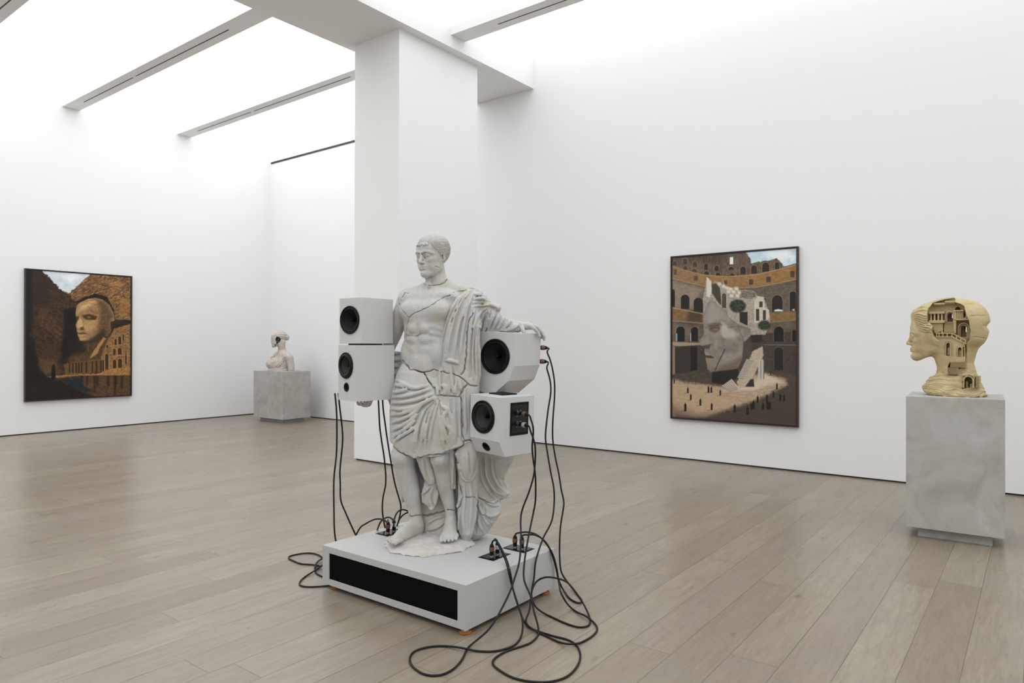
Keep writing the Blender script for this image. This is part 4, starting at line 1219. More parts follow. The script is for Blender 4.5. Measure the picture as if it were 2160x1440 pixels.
# right cliff
p.poly([(560, 330), (620, 280), (700, 210), (760, 150), (830, 95), (1290, 120), (1290, 640), (1100, 640), (1060, 470), (1000, 370), (880, 330), (760, 370), (640, 430), (600, 390)], (118, 86, 54), .8, rag=1.6, var=.75, tex=p.nz(.16, 4, -.5, 4, 5) + n3 * .6, cv=A)
p.poly([(640, 430), (760, 370), (880, 330), (1010, 370), (1090, 520), (1110, 700), (1000, 420), (860, 370), (720, 440)], (28, 20, 14), 1.5, rag=1.2, cv=A)
p.poly([(1030, 200), (1180, 170), (1190, 260), (1060, 320)], (156, 112, 66), 2, a=.7, rag=1.5, var=.3, tex=n3, cv=A)
p.poly([(1180, 380), (1280, 360), (1280, 620), (1150, 600)], (150, 106, 60), 2, a=.7, rag=1.5, var=.45, tex=n2, cv=A)
for y0, y1 in ((200, 330), (250, 390), (310, 300), (150, 210)): p.line([(640, y0 + 100), (860, y0), (1100, y1 - 60), (1270, y1)], .8, (60, 40, 24), 1, .6, cv=A)
# neck and lower slope
p.poly([(760, 60), (960, -80), (1060, 0), (1000, 260), (900, 380), (520, 420), (560, 300), (700, 160)], (78, 55, 33), 3, rag=2, var=.4, tex=n4, cv=B)
p.poly([(600, 110), (740, 120), (760, 240), (600, 270), (480, 240)], (34, 25, 18), 5, a=.85, rag=3, cv=B)
# head
hd = [(655, 470), (700, 430), (790, 390), (880, 380), (960, 400), (1040, 460), (1090, 560), (1100, 650), (1050, 665), (1060, 780), (1010, 835), (940, 865), (860, 882), (760, 894), (700, 888), (685, 855), (665, 820), (668, 795), (655, 770), (650, 730), (640, 700), (660, 650), (645, 600), (640, 560)]
p.poly(hd, (150, 116, 76), .7, var=.22, tex=n1 + n3 * .5, cv=A)
p.poly([(900, 400), (1000, 430), (1095, 600), (1050, 665), (1060, 780), (960, 930), (850, 950), (900, 760), (920, 620), (930, 520)], (84, 61, 38), 5, a=.8, var=.35, tex=n3, cv=A)
p.poly([(700, 460), (800, 410), (870, 420), (820, 480), (700, 540), (660, 560)], (206, 172, 124), 4, a=.8, cv=A)
p.poly([(720, 590), (800, 570), (900, 600), (880, 640), (760, 640)], (60, 42, 27), 1.6, a=.95, cv=A)
p.poly([(645, 600), (680, 600), (680, 640), (655, 645)], (62, 44, 28), 1.2, a=.9, cv=A)
p.ell(800, 610, 4, 1.6, (140, 108, 72), .7, cv=A)
p.poly([(690, 610), (715, 640), (735, 720), (690, 745), (652, 725), (665, 660)], (196, 160, 112), 1.5, a=.9, cv=A)
p.poly([(690, 735), (735, 715), (745, 760), (700, 765)], (84, 60, 38), 1, a=.9, cv=A)
p.poly([(740, 640), (860, 660), (840, 760), (770, 790), (735, 720)], (186, 148, 100), 4, a=.7, var=.15, tex=n3, cv=A)
p.poly([(668, 795), (730, 785), (780, 800), (730, 812), (680, 812)], (92, 66, 42), .7, cv=A)
p.poly([(675, 815), (730, 812), (770, 818), (720, 836), (685, 834)], (178, 142, 96), .8, a=.9, cv=A)
p.poly([(685, 70), (740, 62), (775, 80), (740, 105), (690, 100)], (178, 140, 94), 1.5, a=.9, cv=B)
p.poly([(680, 110), (780, 100), (920, 20), (980, -60), (1000, 60), (900, 120), (780, 130)], (52, 38, 25), 3, a=.85, cv=B)
for L in ([(700, 470), (800, 440), (900, 470), (930, 540)], [(760, 430), (860, 400), (950, 430)], [(910, 640), (940, 560), (1000, 545)], [(790, 480), (830, 540), (900, 560)]): p.line(L, .6, (70, 48, 30), .5, .8, cv=A)
# ridge of light down to the colonnade
p.poly([(970, 60), (1000, 80), (930, 180), (900, 250), (820, 310), (805, 330), (830, 260), (900, 160)], (168, 124, 74), 1.2, rag=.8, cv=B)
# ruins at right
p.poly([(1100, -40), (1290, -100), (1290, 470), (900, 470), (960, 230), (1010, 120)], (134, 99, 62), 1, rag=1, var=.4, tex=n3 + n2 * .5, cv=B)
for x0, y0, x1, y1 in ((1100, 80, 1128, 155), (1145, 50, 1180, 145), (1082, 195, 1115, 275), (1140, 185, 1185, 265), (1080, 325, 1122, 430), (1142, 315, 1190, 425), (990, 255, 1030, 440), (1225, 250, 1245, 380), (1000, 150, 1028, 185), (1195, 25, 1215, 100)): p.arch(x0, y0, x1, y1, (58, 40, 25), (178, 132, 80), cv=B)
for y in (165, 290, 440): p.line([(1050, y), (1270, y - 25)], .9, (184, 138, 84), .5, .8, cv=B)
# colonnade
p.poly([(500, 380), (640, 350), (820, 330), (960, 320), (970, 470), (820, 490), (520, 505)], (104, 74, 44), 1, rag=.8, var=.3, tex=n3, cv=B)
for i, x in enumerate((560, 600, 640, 672, 705, 760, 830, 880, 930, 960)): p.poly([(x, 370 - i * 4), (x + 17, 370 - i * 4), (x + 17, 480), (x, 482)], (44, 31, 21), .6, cv=B)
# mist, shore, water, foreground
p.poly([(200, 330), (330, 320), (430, 360), (510, 490), (440, 520), (260, 520)], (104, 80, 54), 7, a=.6, rag=3, cv=B)
p.poly([(230, 150), (460, 160), (470, 330), (240, 300)], (66, 48, 31), 5, a=.6, rag=2, var=.3, tex=n4, cv=B)
p.poly([(300, 530), (500, 505), (900, 490), (1050, 440), (1290, 410), (1290, 515), (700, 515), (430, 545)], (156, 112, 64), .8, rag=.8, var=.35, tex=n3, cv=B)
p.poly([(400, 545), (640, 520), (1290, 510), (1290, 760), (800, 770), (600, 640), (380, 600)], (84, 62, 38), 1, var=.55, tex=p.nz(.25, 4, 0, 5, 8), cv=B)
p.poly([(400, 550), (700, 530), (740, 640), (900, 720), (700, 700), (500, 600)], (26, 36, 42), 4, a=.9, rag=3, cv=B)
for x, y in ((700, 30), (760, 60), (880, 70), (1010, 90), (1100, 60), (1170, 110), (1090, 180), (850, 150)):
    p.poly([(x, 520), (x + 34, 520), (x + 26, 560 + y), (x + 6, 565 + y)], (38, 30, 22), 1.6, a=.8, rag=1.2, cv=B)
p.poly([(40, 500), (230, 480), (330, 545), (480, 580), (640, 680), (900, 770), (40, 830)], (34, 24, 18), 3, rag=2, var=.35, tex=n2, cv=B)
p.poly([(40, 20), (120, 30), (135, 600), (120, 800), (40, 800)], (22, 22, 22), 3, cv=A)
p.poly([(40, -60), (150, 100), (180, 260), (210, 420), (280, 520), (330, 548), (40, 620)], (24, 21, 19), 3, rag=2, cv=B)
p.poly([(358, 420), (366, 392), (382, 380), (394, 392), (402, 430), (404, 560), (352, 560)], (16, 15, 15), .5, cv=B)
painting('framed_painting', 'painting of a giant carved head in a canyon above dark water, dark frame', LO, (0, 1, 0), LW, LH, p.img(), 1.12)

# right picture: broken head in a ruined arena
RO = (-3.838, YR, .522); RW, RH = 1.592, 2.112
p = Pic(RO, (1, 0, 0), RW, RH, 380, 500)
A = lambda x, y: (1410 + x / 4.793, 520 + y / 4.793)
B = lambda x, y: (1410 + x / 4.793, 707 + y / 4.793)
n1 = p.nz(.08, 4); n2 = p.nz(.16, 3, 0, 2.2, 1); n3 = p.nz(.26, 2, .4, 1.5, 2); n4 = p.nz(.14, 4, 1.57, 3, 3)
p.put(np.ones(len(p.X)), (84, 73, 62), .3, n1 + n3 * .4)
p.poly([(780, 20), (1300, 0), (1300, 230), (780, 220)], (186, 204, 214), 1, var=.12, tex=n1, cv=A)
p.poly([(1000, 60), (1200, 50), (1290, 110), (1120, 130)], (230, 236, 238), 8, a=.8, rag=3, cv=A)
p.poly([(20, 110), (780, 50), (810, 90), (835, 170), (900, 155), (1000, 140), (1090, 120), (1130, 150), (1170, 200), (1290, 170), (1290, 300), (20, 300)], (92, 77, 62), .8, rag=1.2, var=.3, tex=n4 + n3 * .5, cv=A)
p.poly([(20, 110), (560, 60), (550, 180), (430, 170), (20, 200)], (72, 60, 49), 3, a=.8, var=.25, tex=n4, cv=A)
p.poly([(560, 60), (760, 55), (830, 120), (835, 180), (700, 170), (650, 180)], (92, 78, 64), 1, var=.25, tex=n4, cv=A)
p.poly([(620, 108), (655, 105), (655, 178), (620, 178)], (208, 220, 226), .5, cv=A)
# broken upper arcade
ar = [(145, 118, 190, 180), (245, 150, 290, 205), (360, 170, 400, 235), (465, 190, 510, 245), (605, 203, 665, 236), (725, 200, 782, 278), (835, 188, 897, 272), (948, 160, 1020, 255), (1075, 155, 1120, 230), (45, 145, 85, 190), (150, 195, 190, 235), (235, 225, 290, 262), (360, 248, 412, 288), (478, 260, 526, 298), (615, 270, 672, 292)]
for a_ in ar: p.arch(*a_, (46, 38, 32), (124, 108, 90), cv=A)
# ochre band
def band(t, b, col, cv, **k): p.poly(t + b[::-1], col, .8, cv=cv, **k)
band([(20, 190), (150, 235), (350, 285), (600, 305), (900, 280), (1100, 235), (1290, 180)], [(20, 310), (150, 350), (370, 400), (620, 425), (900, 405), (1100, 370), (1290, 330)], (134, 102, 62), A, var=.22, tex=n2)
p.line([(20, 190), (150, 235), (350, 285), (600, 305), (900, 280), (1100, 235), (1290, 180)], 1.4, (164, 138, 104), .6, cv=A)
p.line([(20, 312), (150, 352), (370, 402), (620, 428), (900, 408), (1100, 372), (1290, 332)], 1.4, (150, 130, 106), .6, cv=A)
for x0, y0, x1, y1 in ((55, 232, 84, 285), (258, 295, 298, 345), (560, 345, 592, 380), (815, 330, 855, 385), (990, 303, 1034, 360), (1232, 245, 1275, 312)): p.poly([(x0, y0), (x1, y0), (x1, y1), (x0, y1)], (66, 55, 44), .6, cv=A)
p.poly([(20, 60), (140, 100), (330, 150), (340, 400), (20, 320)], (120, 104, 86), 6, a=.25, cv=A)
# main arcade wall
band([(20, 330), (370, 420), (620, 440), (900, 420), (1290, 345)], [(20, 620), (350, 680), (620, 690), (1000, 665), (1290, 650)], (92, 81, 70), A, var=.25, tex=n3 + n4 * .4)
p.poly([(20, 330), (360, 420), (300, 520), (230, 640), (20, 615)], (140, 127, 111), 6, a=.75, var=.15, tex=n3, cv=A)
for a_ in ((20, 430, 65, 610), (125, 485, 212, 630), (255, 515, 350, 665), (1045, 490, 1155, 660), (1225, 450, 1290, 650), (965, 520, 990, 615)): p.arch(*a_, (36, 30, 26), (132, 116, 98), cv=A)
p.poly([(1070, 640), (1110, 630), (1155, 640), (1155, 655), (1070, 655)], (190, 202, 208), 1, cv=A)
p.poly([(1245, 640), (1275, 625), (1275, 650)], (190, 202, 208), 1, cv=A)
band([(20, 612), (350, 680), (620, 690), (1000, 665), (1290, 655)], [(20, 745), (350, 775), (620, 790), (1000, 768), (1290, 740)], (118, 92, 58), A, var=.2, tex=n2)
p.poly([(200, 640), (350, 660), (350, 775), (180, 760)], (62, 50, 38), 5, a=.8, cv=A)
p.line([(20, 612), (350, 680)], 1.4, (164, 144, 118), .6, cv=A); p.line([(20, 748), (350, 775)], 1.4, (150, 132, 110), .6, cv=A); p.line([(1000, 770), (1290, 742)], 1.2, (132, 116, 96), .6, cv=A)
# lower arcade
band([(20, 0), (350, 5), (700, 0), (1290, -40)], [(20, 420), (350, 380), (950, 350), (1290, 400)], (62, 54, 46), B, var=.25, tex=n3)
p.poly([(20, -110), (300, -90), (360, 60), (60, 80), (20, 80)], (118, 104, 88), 4, a=.55, var=.15, tex=n3, cv=B)
for a_ in ((80, -90, 165, 62), (228, -85, 300, 62), (1065, -90, 1165, 62), (1250, -60, 1290, 62)): p.arch(*a_, (24, 21, 19), (112, 98, 82), cv=B)
p.poly([(76, -20), (90, -20), (90, 60), (76, 60)], (150, 180, 205), .5, a=.8, cv=B); p.poly([(220, -20), (230, -20), (230, 60), (220, 60)], (150, 180, 205), .5, a=.8, cv=B)
p.poly([(20, 65), (130, 70), (350, 78), (350, 95), (100, 110), (20, 100)], (150, 132, 110), 1, cv=B)
p.poly([(20, 100), (66, 110), (66, 400), (20, 400)], (138, 120, 100), 1.5, a=.9, cv=B)
p.poly([(70, 130), (140, 115), (215, 112), (215, 380), (70, 390)], (50, 44, 38), 1, cv=B); p.poly([(222, 110), (290, 115), (290, 370), (222, 370)], (26, 23, 21), 1, cv=B)
p.line([(960, 95), (1290, 98)], 1.2, (120, 104, 86), .6, cv=B)
p.arch(1070, 120, 1160, 350, (34, 30, 26), (84, 74, 62), cv=B)
# ground
p.poly([(20, 400), (300, 350), (560, 380), (960, 345), (1290, 395), (1290, 900), (20, 900)], (70, 61, 52), 1.5, var=.2, tex=n2, cv=B)
p.poly([(20, 440), (160, 470), (400, 500), (520, 510), (700, 500), (860, 400), (960, 380), (1180, 440), (1205, 500), (1080, 560), (900, 650), (700, 720), (380, 830), (20, 830)], (164, 142, 118), 4, rag=2, var=.12, tex=n2, cv=B)
p.poly([(560, 560), (860, 560), (1000, 500), (1150, 480), (1080, 430), (960, 390), (860, 470)], (196, 180, 158), 4, a=.8, rag=2, cv=B)
p.poly([(20, 700), (300, 820), (700, 760), (1000, 680), (1290, 560), (1290, 900), (20, 900)], (66, 56, 47), 12, a=.75, cv=B)
p.poly([(20, 560), (330, 540), (700, 600), (500, 760), (20, 800)], (176, 146, 112), 12, a=.35, cv=B)
for L in ([(600, 590), (900, 560), (1100, 520)], [(700, 640), (780, 700)], [(560, 610), (800, 640)]): p.line(L, .6, (110, 94, 78), .8, .6, cv=B)
# ruined crown and houses behind the face
p.poly([(350, 520), (390, 310), (430, 340), (440, 420), (465, 345), (500, 350), (540, 410), (555, 330), (570, 390), (640, 420), (690, 395), (720, 440), (790, 440), (870, 450), (900, 500), (965, 510), (1000, 620), (1020, 660), (1030, 780), (980, 890), (840, 890), (350, 700)], (150, 140, 127), .8, rag=1, var=.22, tex=n3, cv=A)
p.poly([(385, 310), (405, 320), (435, 360), (435, 460), (420, 520), (385, 500)], (196, 188, 174), .7, rag=.8, cv=A)
p.poly([(440, 380), (480, 370), (520, 420), (540, 600), (500, 560), (440, 470)], (64, 57, 49), 1.2, cv=A)
p.arch(540, 470, 585, 620, (70, 63, 55), (176, 166, 150), cv=A)
for x, y in ((500, 360), (540, 385), (575, 400), (610, 410), (640, 440), (670, 410), (700, 450), (590, 440), (620, 480), (680, 480)): p.poly([(x, y), (x + 34, y + 4), (x + 36, y + 34), (x, y + 30)], (206, 198, 184), .8, a=.8, cv=A)
p.poly([(730, 450), (870, 450), (885, 500), (850, 530), (730, 520)], (112, 102, 90), 1, rag=1.5, var=.3, tex=n3, cv=A)
p.poly([(720, 660), (800, 660), (800, 800), (720, 760)], (42, 36, 31), 1, cv=A)
p.poly([(865, 560), (900, 500), (960, 510), (975, 620), (1015, 640), (1020, 720), (960, 760), (870, 770)], (186, 176, 160), .8, rag=.8, var=.1, tex=n3, cv=A)
for x0, y0, x1, y1 in ((918, 555, 952, 612), (885, 630, 918, 750), (955, 642, 985, 740)): p.poly([(x0, y0), (x1, y0), (x1, y1), (x0, y1)], (60, 52, 45), .6, cv=A)
for x, y, r in ((700, 600, 17), (970, 795, 13)):
    p.ell(x, y, r, r * .8, (44, 52, 38), 2, cv=A, var=.5, tex=n3)
    for i in range(26):
        a_ = i * 2.4; q = A(x, y); p.ell(q[0] + r * .8 * math.cos(a_) * (i % 5) / 4, q[1] + r * .6 * math.sin(a_) * (i % 5) / 4, 1.8, 1.5, ((60, 70, 50) if i % 2 else (34, 40, 30)), .6, a=.9)
# face
fc = [(425, 530), (470, 560), (520, 610), (590, 640), (600, 700), (700, 780), (760, 800), (830, 830), (835, 900), (770, 960), (760, 1100), (700, 1230), (540, 1285), (450, 1285), (395, 1240), (385, 1180), (375, 1140), (380, 1100), (362, 1060), (370, 1010), (330, 1000), (308, 960), (350, 900), (360, 860), (350, 780), (350, 690), (380, 600)]
p.poly(fc, (124, 115, 106), .7, var=.18, tex=n1 + n3 * .4, cv=A)
p.poly([(430, 560), (560, 640), (600, 740), (500, 740), (420, 760), (370, 700)], (150, 142, 132), 4, a=.7, cv=A)
p.poly([(410, 790), (520, 770), (540, 840), (470, 870), (415, 850)], (78, 66, 58), 3, a=.8, cv=A)
p.ell(478, 832, 7, 3, (120, 98, 82), 1.5, cv=A)
p.poly([(540, 760), (620, 820), (700, 880), (640, 930), (560, 920), (520, 860)], (178, 170, 160), 4, a=.7, rag=2, cv=A)
p.poly([(345, 940), (410, 900), (420, 990), (400, 1030), (320, 990)], (136, 127, 117), 2, a=.8, cv=A)
p.poly([(345, 1000), (425, 985), (415, 1035), (370, 1030)], (62, 54, 48), 1.5, a=.85, cv=A)
p.poly([(364, 1058), (420, 1085), (455, 1112), (385, 1108), (368, 1085)], (146, 132, 120), 1.2, a=.8, cv=A)
p.poly([(370, 1100), (420, 1098), (455, 1112), (455, 1130), (385, 1122)], (70, 58, 50), .8, cv=A)
p.line([(405, 800), (470, 775), (540, 790)], 2.2, (90, 80, 70), 1.2, .8, cv=A)
p.line([(430, 830), (478, 820), (520, 832)], 1.0, (44, 38, 34), .6, cv=A)
p.poly([(378, 1130), (450, 1135), (430, 1175), (390, 1175)], (140, 118, 98), 1.5, a=.8, cv=A)
p.poly([(400, 1230), (540, 1285), (700, 1230), (760, 1100), (640, 1160), (500, 1220)], (96, 80, 64), 5, a=.7, cv=A)
p.line([(570, 1040), (520, 1140), (480, 1230), (470, 1250)], 1.8, (52, 42, 36), .8, cv=A)
p.line([(600, 820), (700, 800), (760, 950), (750, 1100)], .8, (80, 72, 64), .8, cv=A)
p.poly([(830, 900), (940, 890), (950, 960), (840, 970)], (40, 35, 31), 1, cv=A)
p.poly([(760, 960), (840, 970), (830, 1180), (740, 1220)], (70, 62, 54), 1.5, cv=A)
# stairs and piers below
p.poly([(440, 370), (700, 340), (720, 420), (560, 500), (440, 480)], (32, 28, 25), 2, cv=B)
p.poly([(850, 160), (950, 110), (960, 200), (900, 330), (820, 500), (720, 540), (690, 470), (780, 330)], (168, 154, 134), 1, rag=.8, var=.12, tex=n3, cv=B)
p.poly([(790, 240), (870, 250), (760, 440), (695, 430)], (176, 166, 150), .7, cv=B)
for i in range(14): p.line([(790 - i * 7, 250 + i * 14), (862 - i * 8, 258 + i * 14)], .8, (64, 56, 49), .4, cv=B)
p.poly([(540, 510), (640, 440), (720, 540), (640, 575)], (186, 174, 156), .7, cv=B)
for i in range(7): p.line([(540 + i * 15, 512 - i * 10), (632 + i * 12, 572 - i * 4)], .8, (60, 52, 46), .4, cv=B)
p.poly([(775, 520), (830, 445), (860, 440), (868, 520)], (46, 40, 35), 1, cv=B)
for x in (905, 935): p.poly([(x, 250), (x + 16, 235), (x + 30, 260), (x + 28, 440), (x, 445)], (176, 168, 156), 1.2, cv=B); p.line([(x + 30, 260), (x + 28, 440)], 1.4, (84, 76, 68), .8, cv=B)
# visitors
for x, y, h_ in ((60, 485, 42), (197, 585, 60), (226, 655, 62), (171, 768, 88), (323, 710, 72), (437, 755, 72), (405, 578, 66), (434, 580, 64), (524, 608, 58), (670, 780, 86), (800, 805, 92), (838, 755, 76), (860, 748, 92), (902, 682, 72), (956, 755, 78), (995, 670, 76), (1003, 750, 92), (1024, 750, 84), (1062, 630, 68), (1097, 545, 60), (1132, 665, 80), (1169, 665, 70), (1034, 405, 34)):
    w_ = h_ * .13
    p.line([(x - h_ * .55, y + 2), (x, y - 2)], 1.1, (70, 58, 48), .8, .6, cv=B)
    p.poly([(x - w_, y), (x - w_ * 1.05, y - h_ * .78), (x - w_ * .5, y - h_ * .88), (x + w_ * .5, y - h_ * .88), (x + w_ * 1.1, y - h_ * .75), (x + w_ * .9, y)], (26, 23, 22), .35, cv=B)
    q = B(x, y - h_ * .94); p.ell(q[0], q[1], .9, 1.2, (36, 30, 27), .3)
painting('framed_painting', 'painting of a broken stone head in a ruined arena, small figures below, dark frame', RO, (1, 0, 0), RW, RH, p.img())
# ================================================================ SANDSTONE PROFILE HEAD WITH CARVED ARCHITECTURE
def mat_sand():
    t = NT('carved_sandstone'); p = t.pos(obj=True)
    a = t.noise(5, 6, .65, p, .8); b = t.noise(22, 5, .7, p)
    c = t.ramp(a, [(.3, s2l((178, 158, 118))), (.5, s2l((192, 174, 134))), (.7, s2l((202, 188, 152)))])
    c = t.mix(t.math('MULTIPLY', t.ramp(b, [(.55, 0.0), (.75, 1.0)]), .3), c, s2l((160, 140, 100)))
    n = t.bump(t.noise(70, 5, .7, p), .3, .003); n = t.bump(t.noise(300, 3, .6, p), .2, .001, n)
    return t.set(c, .85, normal=n, spec=.2)
M_SAND = mat_sand()
YC = 6.46; PO = np.array([-.515, YC, 1.093])
def K(px, py, y=0.0):
    d = rayd(px, py); q = CAM + d * (YC + y) / d[1]; return q - PO
def k1(x, y): return (1910 + x / 6.72, 615 + y / 6.72)
def k2(x, y): return (1910 + x / 6.72, 715 + y / 6.72)
def KK(cv, x, y, d=0.0): return K(*cv(x, y), d)
def f_poly2(pts, y0, y1):
    """prism over an outline in the x-z plane between depths y0..y1"""
    p = np.array(pts, np.float32)
    def f(P):
        d = np.full(len(P), 1e9, np.float32); ins = np.zeros(len(P), bool)
        for a, b in zip(p, np.roll(p, -1, 0)):
            ex, ez = b - a; wx = P[:, 0] - a[0]; wz = P[:, 2] - a[1]
            t = np.clip((wx * ex + wz * ez) / max(ex * ex + ez * ez, 1e-12), 0, 1)
            d = np.minimum(d, (wx - ex * t) ** 2 + (wz - ez * t) ** 2)
            c = (a[1] > P[:, 2]) != (b[1] > P[:, 2])
            if ez != 0: ins ^= c & (P[:, 0] < ex * (P[:, 2] - a[1]) / ez + a[0])
        d = np.sqrt(d) * np.where(ins, -1, 1)
        return np.maximum(d, np.maximum(y0 - P[:, 1], P[:, 1] - y1))
    return f
def outline(cv, pts, d=0.0): return [(KK(cv, x, y, d)[0], KK(cv, x, y, d)[2]) for x, y in pts]
bust = empty('head_sculpture', tuple(PO), 0, 'sandy profile head carved open with tiny stairs and arches inside', 'sculpture')
hs = Sdf()
HB = Mrot(math.radians(86), math.radians(2), 0, K(1971, 757, 0))
head_prims(hs, HB, .385, female=True)
# hair mass and back of the head
hs.add(f_ell(K(2003, 688, 0), (.250, .165, .228)), .05)
hs.add(f_ell(K(2044, 680, 0), (.135, .150, .165)), .04)
hs.add(f_ell(K(2050, 705, 0), (.100, .130, .110)), .02)
hs.add(f_ell(K(1965, 668, 0), (.140, .135, .105), None), .03)
hs.add(f_ell(K(1940, 664, 0), (.058, .10, .052)), .02)
# neck and nape
hs.add(f_chain([K(1998, 735, 0), K(2004, 770, 0), K(2008, 800, .0)], [.105, .090, .105]), .03)
hs.add(f_chain([K(2040, 735, 0), K(2036, 765, 0), K(2040, 800, 0)], [.07, .055, .075]), .03)
# rocky base
rowsB = [(792, 1978, 2060, .12), (800, 1968, 2064, .14), (808, 1960, 2070, .155), (818, 1953, 2077, .165), (826, 1952, 2080, .17), (834, 1958, 2083, .17)]
z = []; cx = []; a_ = []
for py, l, r, b in rowsB[::-1]:
    A1 = K(l, py, 0); B1 = K(r, py, 0); z.append((A1[2] + B1[2]) / 2); cx.append((A1[0] + B1[0]) / 2); a_.append((B1[0] - A1[0]) / 2)
z[0] = 0.0
hs.add(f_loft(z, cx, [0] * 6, a_, [r[3] for r in rowsB[::-1]], 2.6), .02)
hs.add(f_chain([K(1985, 800, -.06), K(1970, 806, -.05), K(1958, 818, -.03)], [.05, .05, .045]), .02)
hs.inter(lambda P: -P[:, 2] + .0005, 0)
# wavy locks, cracks
BBH = ((-.36, -.24, -.005), (.36, .24, .84))
FR_.update(o=CAM - PO, d=rayd)
hc_ = Caster([(hs, *BBH)], .008)
LK = []; LV = []
lk = []
for i in range(8):
    y0 = 296 + i * 27
    lk.append([(88 + i * 6, y0 - 6), (140 + i * 5, y0 + 24), (200, y0 + 14 + i * 4), (265, y0 + 44 + i * 5), (330, y0 + 36 + i * 6), (395, y0 + 64 + i * 5)])
lk += [[(100, 290), (170, 240), (240, 215), (330, 215)], [(90, 310), (180, 270), (260, 255), (330, 270)], [(150, 250), (250, 190), (360, 140)], [(250, 480), (330, 500), (400, 560), (440, 580)], [(240, 520), (330, 540), (390, 590)]]
ridge(hc_, LK, lk, .0072, .004, .0, k1, LV, 5.0, .5)
for Q, R_, k_ in LK: hs.add(f_chain(Q, R_), k_)
for Q, R_, k_ in LV: hs.sub(f_chain(Q, R_), k_)
LC = []
crack(hc_, LC, [[(840, 185), (900, 182), (960, 168)], [(930, 345), (1040, 340), (1130, 346)], [(1090, 480), (1150, 486)], [(950, 640), (1040, 650), (1140, 668)]], .004, .002, k1, 3, .3)
for Q, R_, k_, _d in LC: hs.sub(f_chain(Q, R_), .003)
hs.sub(f_ell(K(2089, 688, 0), (.022, .2, .020)), .03)
# carved cavity
FR = -.30
cav = outline(k1, [(335, 330), (345, 250), (405, 165), (560, 118), (690, 92), (712, 105), (718, 160), (790, 180), (850, 215), (880, 330), (925, 430), (940, 560), (925, 690), (880, 740), (870, 880), (870, 960), (870, 1010), (800, 1065), (700, 1130), (620, 1165), (590, 1160), (610, 1080), (640, 1000), (630, 930), (580, 860), (520, 790), (500, 700), (430, 640), (400, 560), (420, 500), (370, 450), (335, 430)])
hs.sub(f_poly2(cav, FR, -.015), .006)
hs.sub(f_poly2(outline(k1, [(350, 320), (540, 320), (540, 405), (350, 405)]), FR, .03), .001)       # colonnade recess
def arch_pts(cv, x0, top, x1, bot, n=8):
    r = (x1 - x0) / 2; c = (x0 + x1) / 2
    return outline(cv, [(x0, bot)] + [(c - r * math.cos(PI * i / n), top + r - r * math.sin(PI * i / n)) for i in range(n + 1)] + [(x1, bot)])
hs.sub(f_poly2(arch_pts(k1, 592, 302, 672, 425), FR, .055), .001)
hs.sub(f_poly2(arch_pts(k1, 632, 305, 668, 372), FR, .40), .001)
hs.sub(f_poly2(arch_pts(k1, 783, 478, 868, 640), FR, .055), .001)
hs.sub(f_poly2(arch_pts(k1, 832, 488, 862, 572), FR, .40), .001)
hs.sub(f_poly2(arch_pts(k1, 708, 215, 782, 262), FR, .055), .001)
# architecture mass left inside: stepped terraces
hs.add(f_poly2(outline(k1, [(330, 430), (545, 430), (545, 560), (430, 600), (400, 520)]), -.075, .05), .004)
hs.add(f_poly2(outline(k1, [(430, 640), (665, 640), (860, 745), (860, 1000), (600, 1000), (500, 780)]), -.085, .05), .004)
hs.add(f_poly2(outline(k1, [(690, 270), (820, 270), (885, 330), (885, 400), (690, 400)]), -.07, .05), .003)
hs.sub(f_poly2(arch_pts(k1, 575, 722, 640, 905), FR, -.02), .001)
hs.sub(f_poly2(arch_pts(k2, 745, 115, 800, 245), FR, -.02), .001)
hs.sub(f_poly2(outline(k2, [(828, 110), (845, 110), (845, 245), (828, 245)]), FR, -.05), .001)
hs.sub(f_poly2(arch_pts(k2, 830, 530, 950, 690), FR, -.05), .002)
hs.sub(f_poly2(outline(k1, [(835, 295), (862, 295), (862, 370), (835, 370)]), FR, .0), .001)
def sand_disp(P):
    lo = np.clip((.22 - P[:, 2]) * 12, 0, 1)
    st = np.sin(P[:, 2] * 190 + 9 * vnoise(P, 9.0)) * .5 + np.sin(P[:, 2] * 420 + 12 * vnoise(P, 14.0)) * .3
    back = np.clip((P[:, 0] - .20) * 8, 0, 1)
    return lo * (.0065 * st + .008 * fbm(P, 16, 3)) + back * .005 * fbm(P, 22, 3) + .0008 * fbm(P, 60, 2)
sdf_obj('carved_head', hs, (-.36, -.24, -.005), (.36, .24, .84), .0042, M_SAND, bust, sand_disp)

def kb(bm, cv, x0, y0, x1, y1, d0, d1):
    """box given by its outline in the picture of the carving, between depths d0..d1"""
    a = KK(cv, x0, y0, d0); b = KK(cv, x1, y1, d0); box(bm, a[0], d0, b[2], b[0], d1, a[2])
bm = bmesh.new(); kb(bm, k1, 405, 178, 560, 192, -.045, .0); kb(bm, k1, 400, 160, 560, 178, -.06, .0); kb(bm, k1, 560, 130, 705, 150, -.075, .0); kb(bm, k1, 565, 150, 700, 172, -.055, .0)
obj('cornice', bm, M_SAND, bust)
bm = bmesh.new(); kb(bm, k1, 332, 284, 552, 308, -.085, .02); kb(bm, k1, 332, 408, 552, 440, -.095, .02); obj('colonnade_ledge', bm, M_SAND, bust)
for x in (362, 412, 466, 516):
    c = KK(k1, x, 358, -.07); t_ = KK(k1, x, 308, -.07)[2]; b_ = KK(k1, x, 408, -.07)[2]
    bm = bmesh.new(); lathe(bm, [(.0085, b_), (.0085, b_ + .004), (.0062, b_ + .006), (.0056, t_ - .006), (.0085, t_ - .003), (.0085, t_)], 12, Matrix.Translation((c[0], -.07, 0)))
    obj('column', bm, M_SAND, bust, smooth=False)
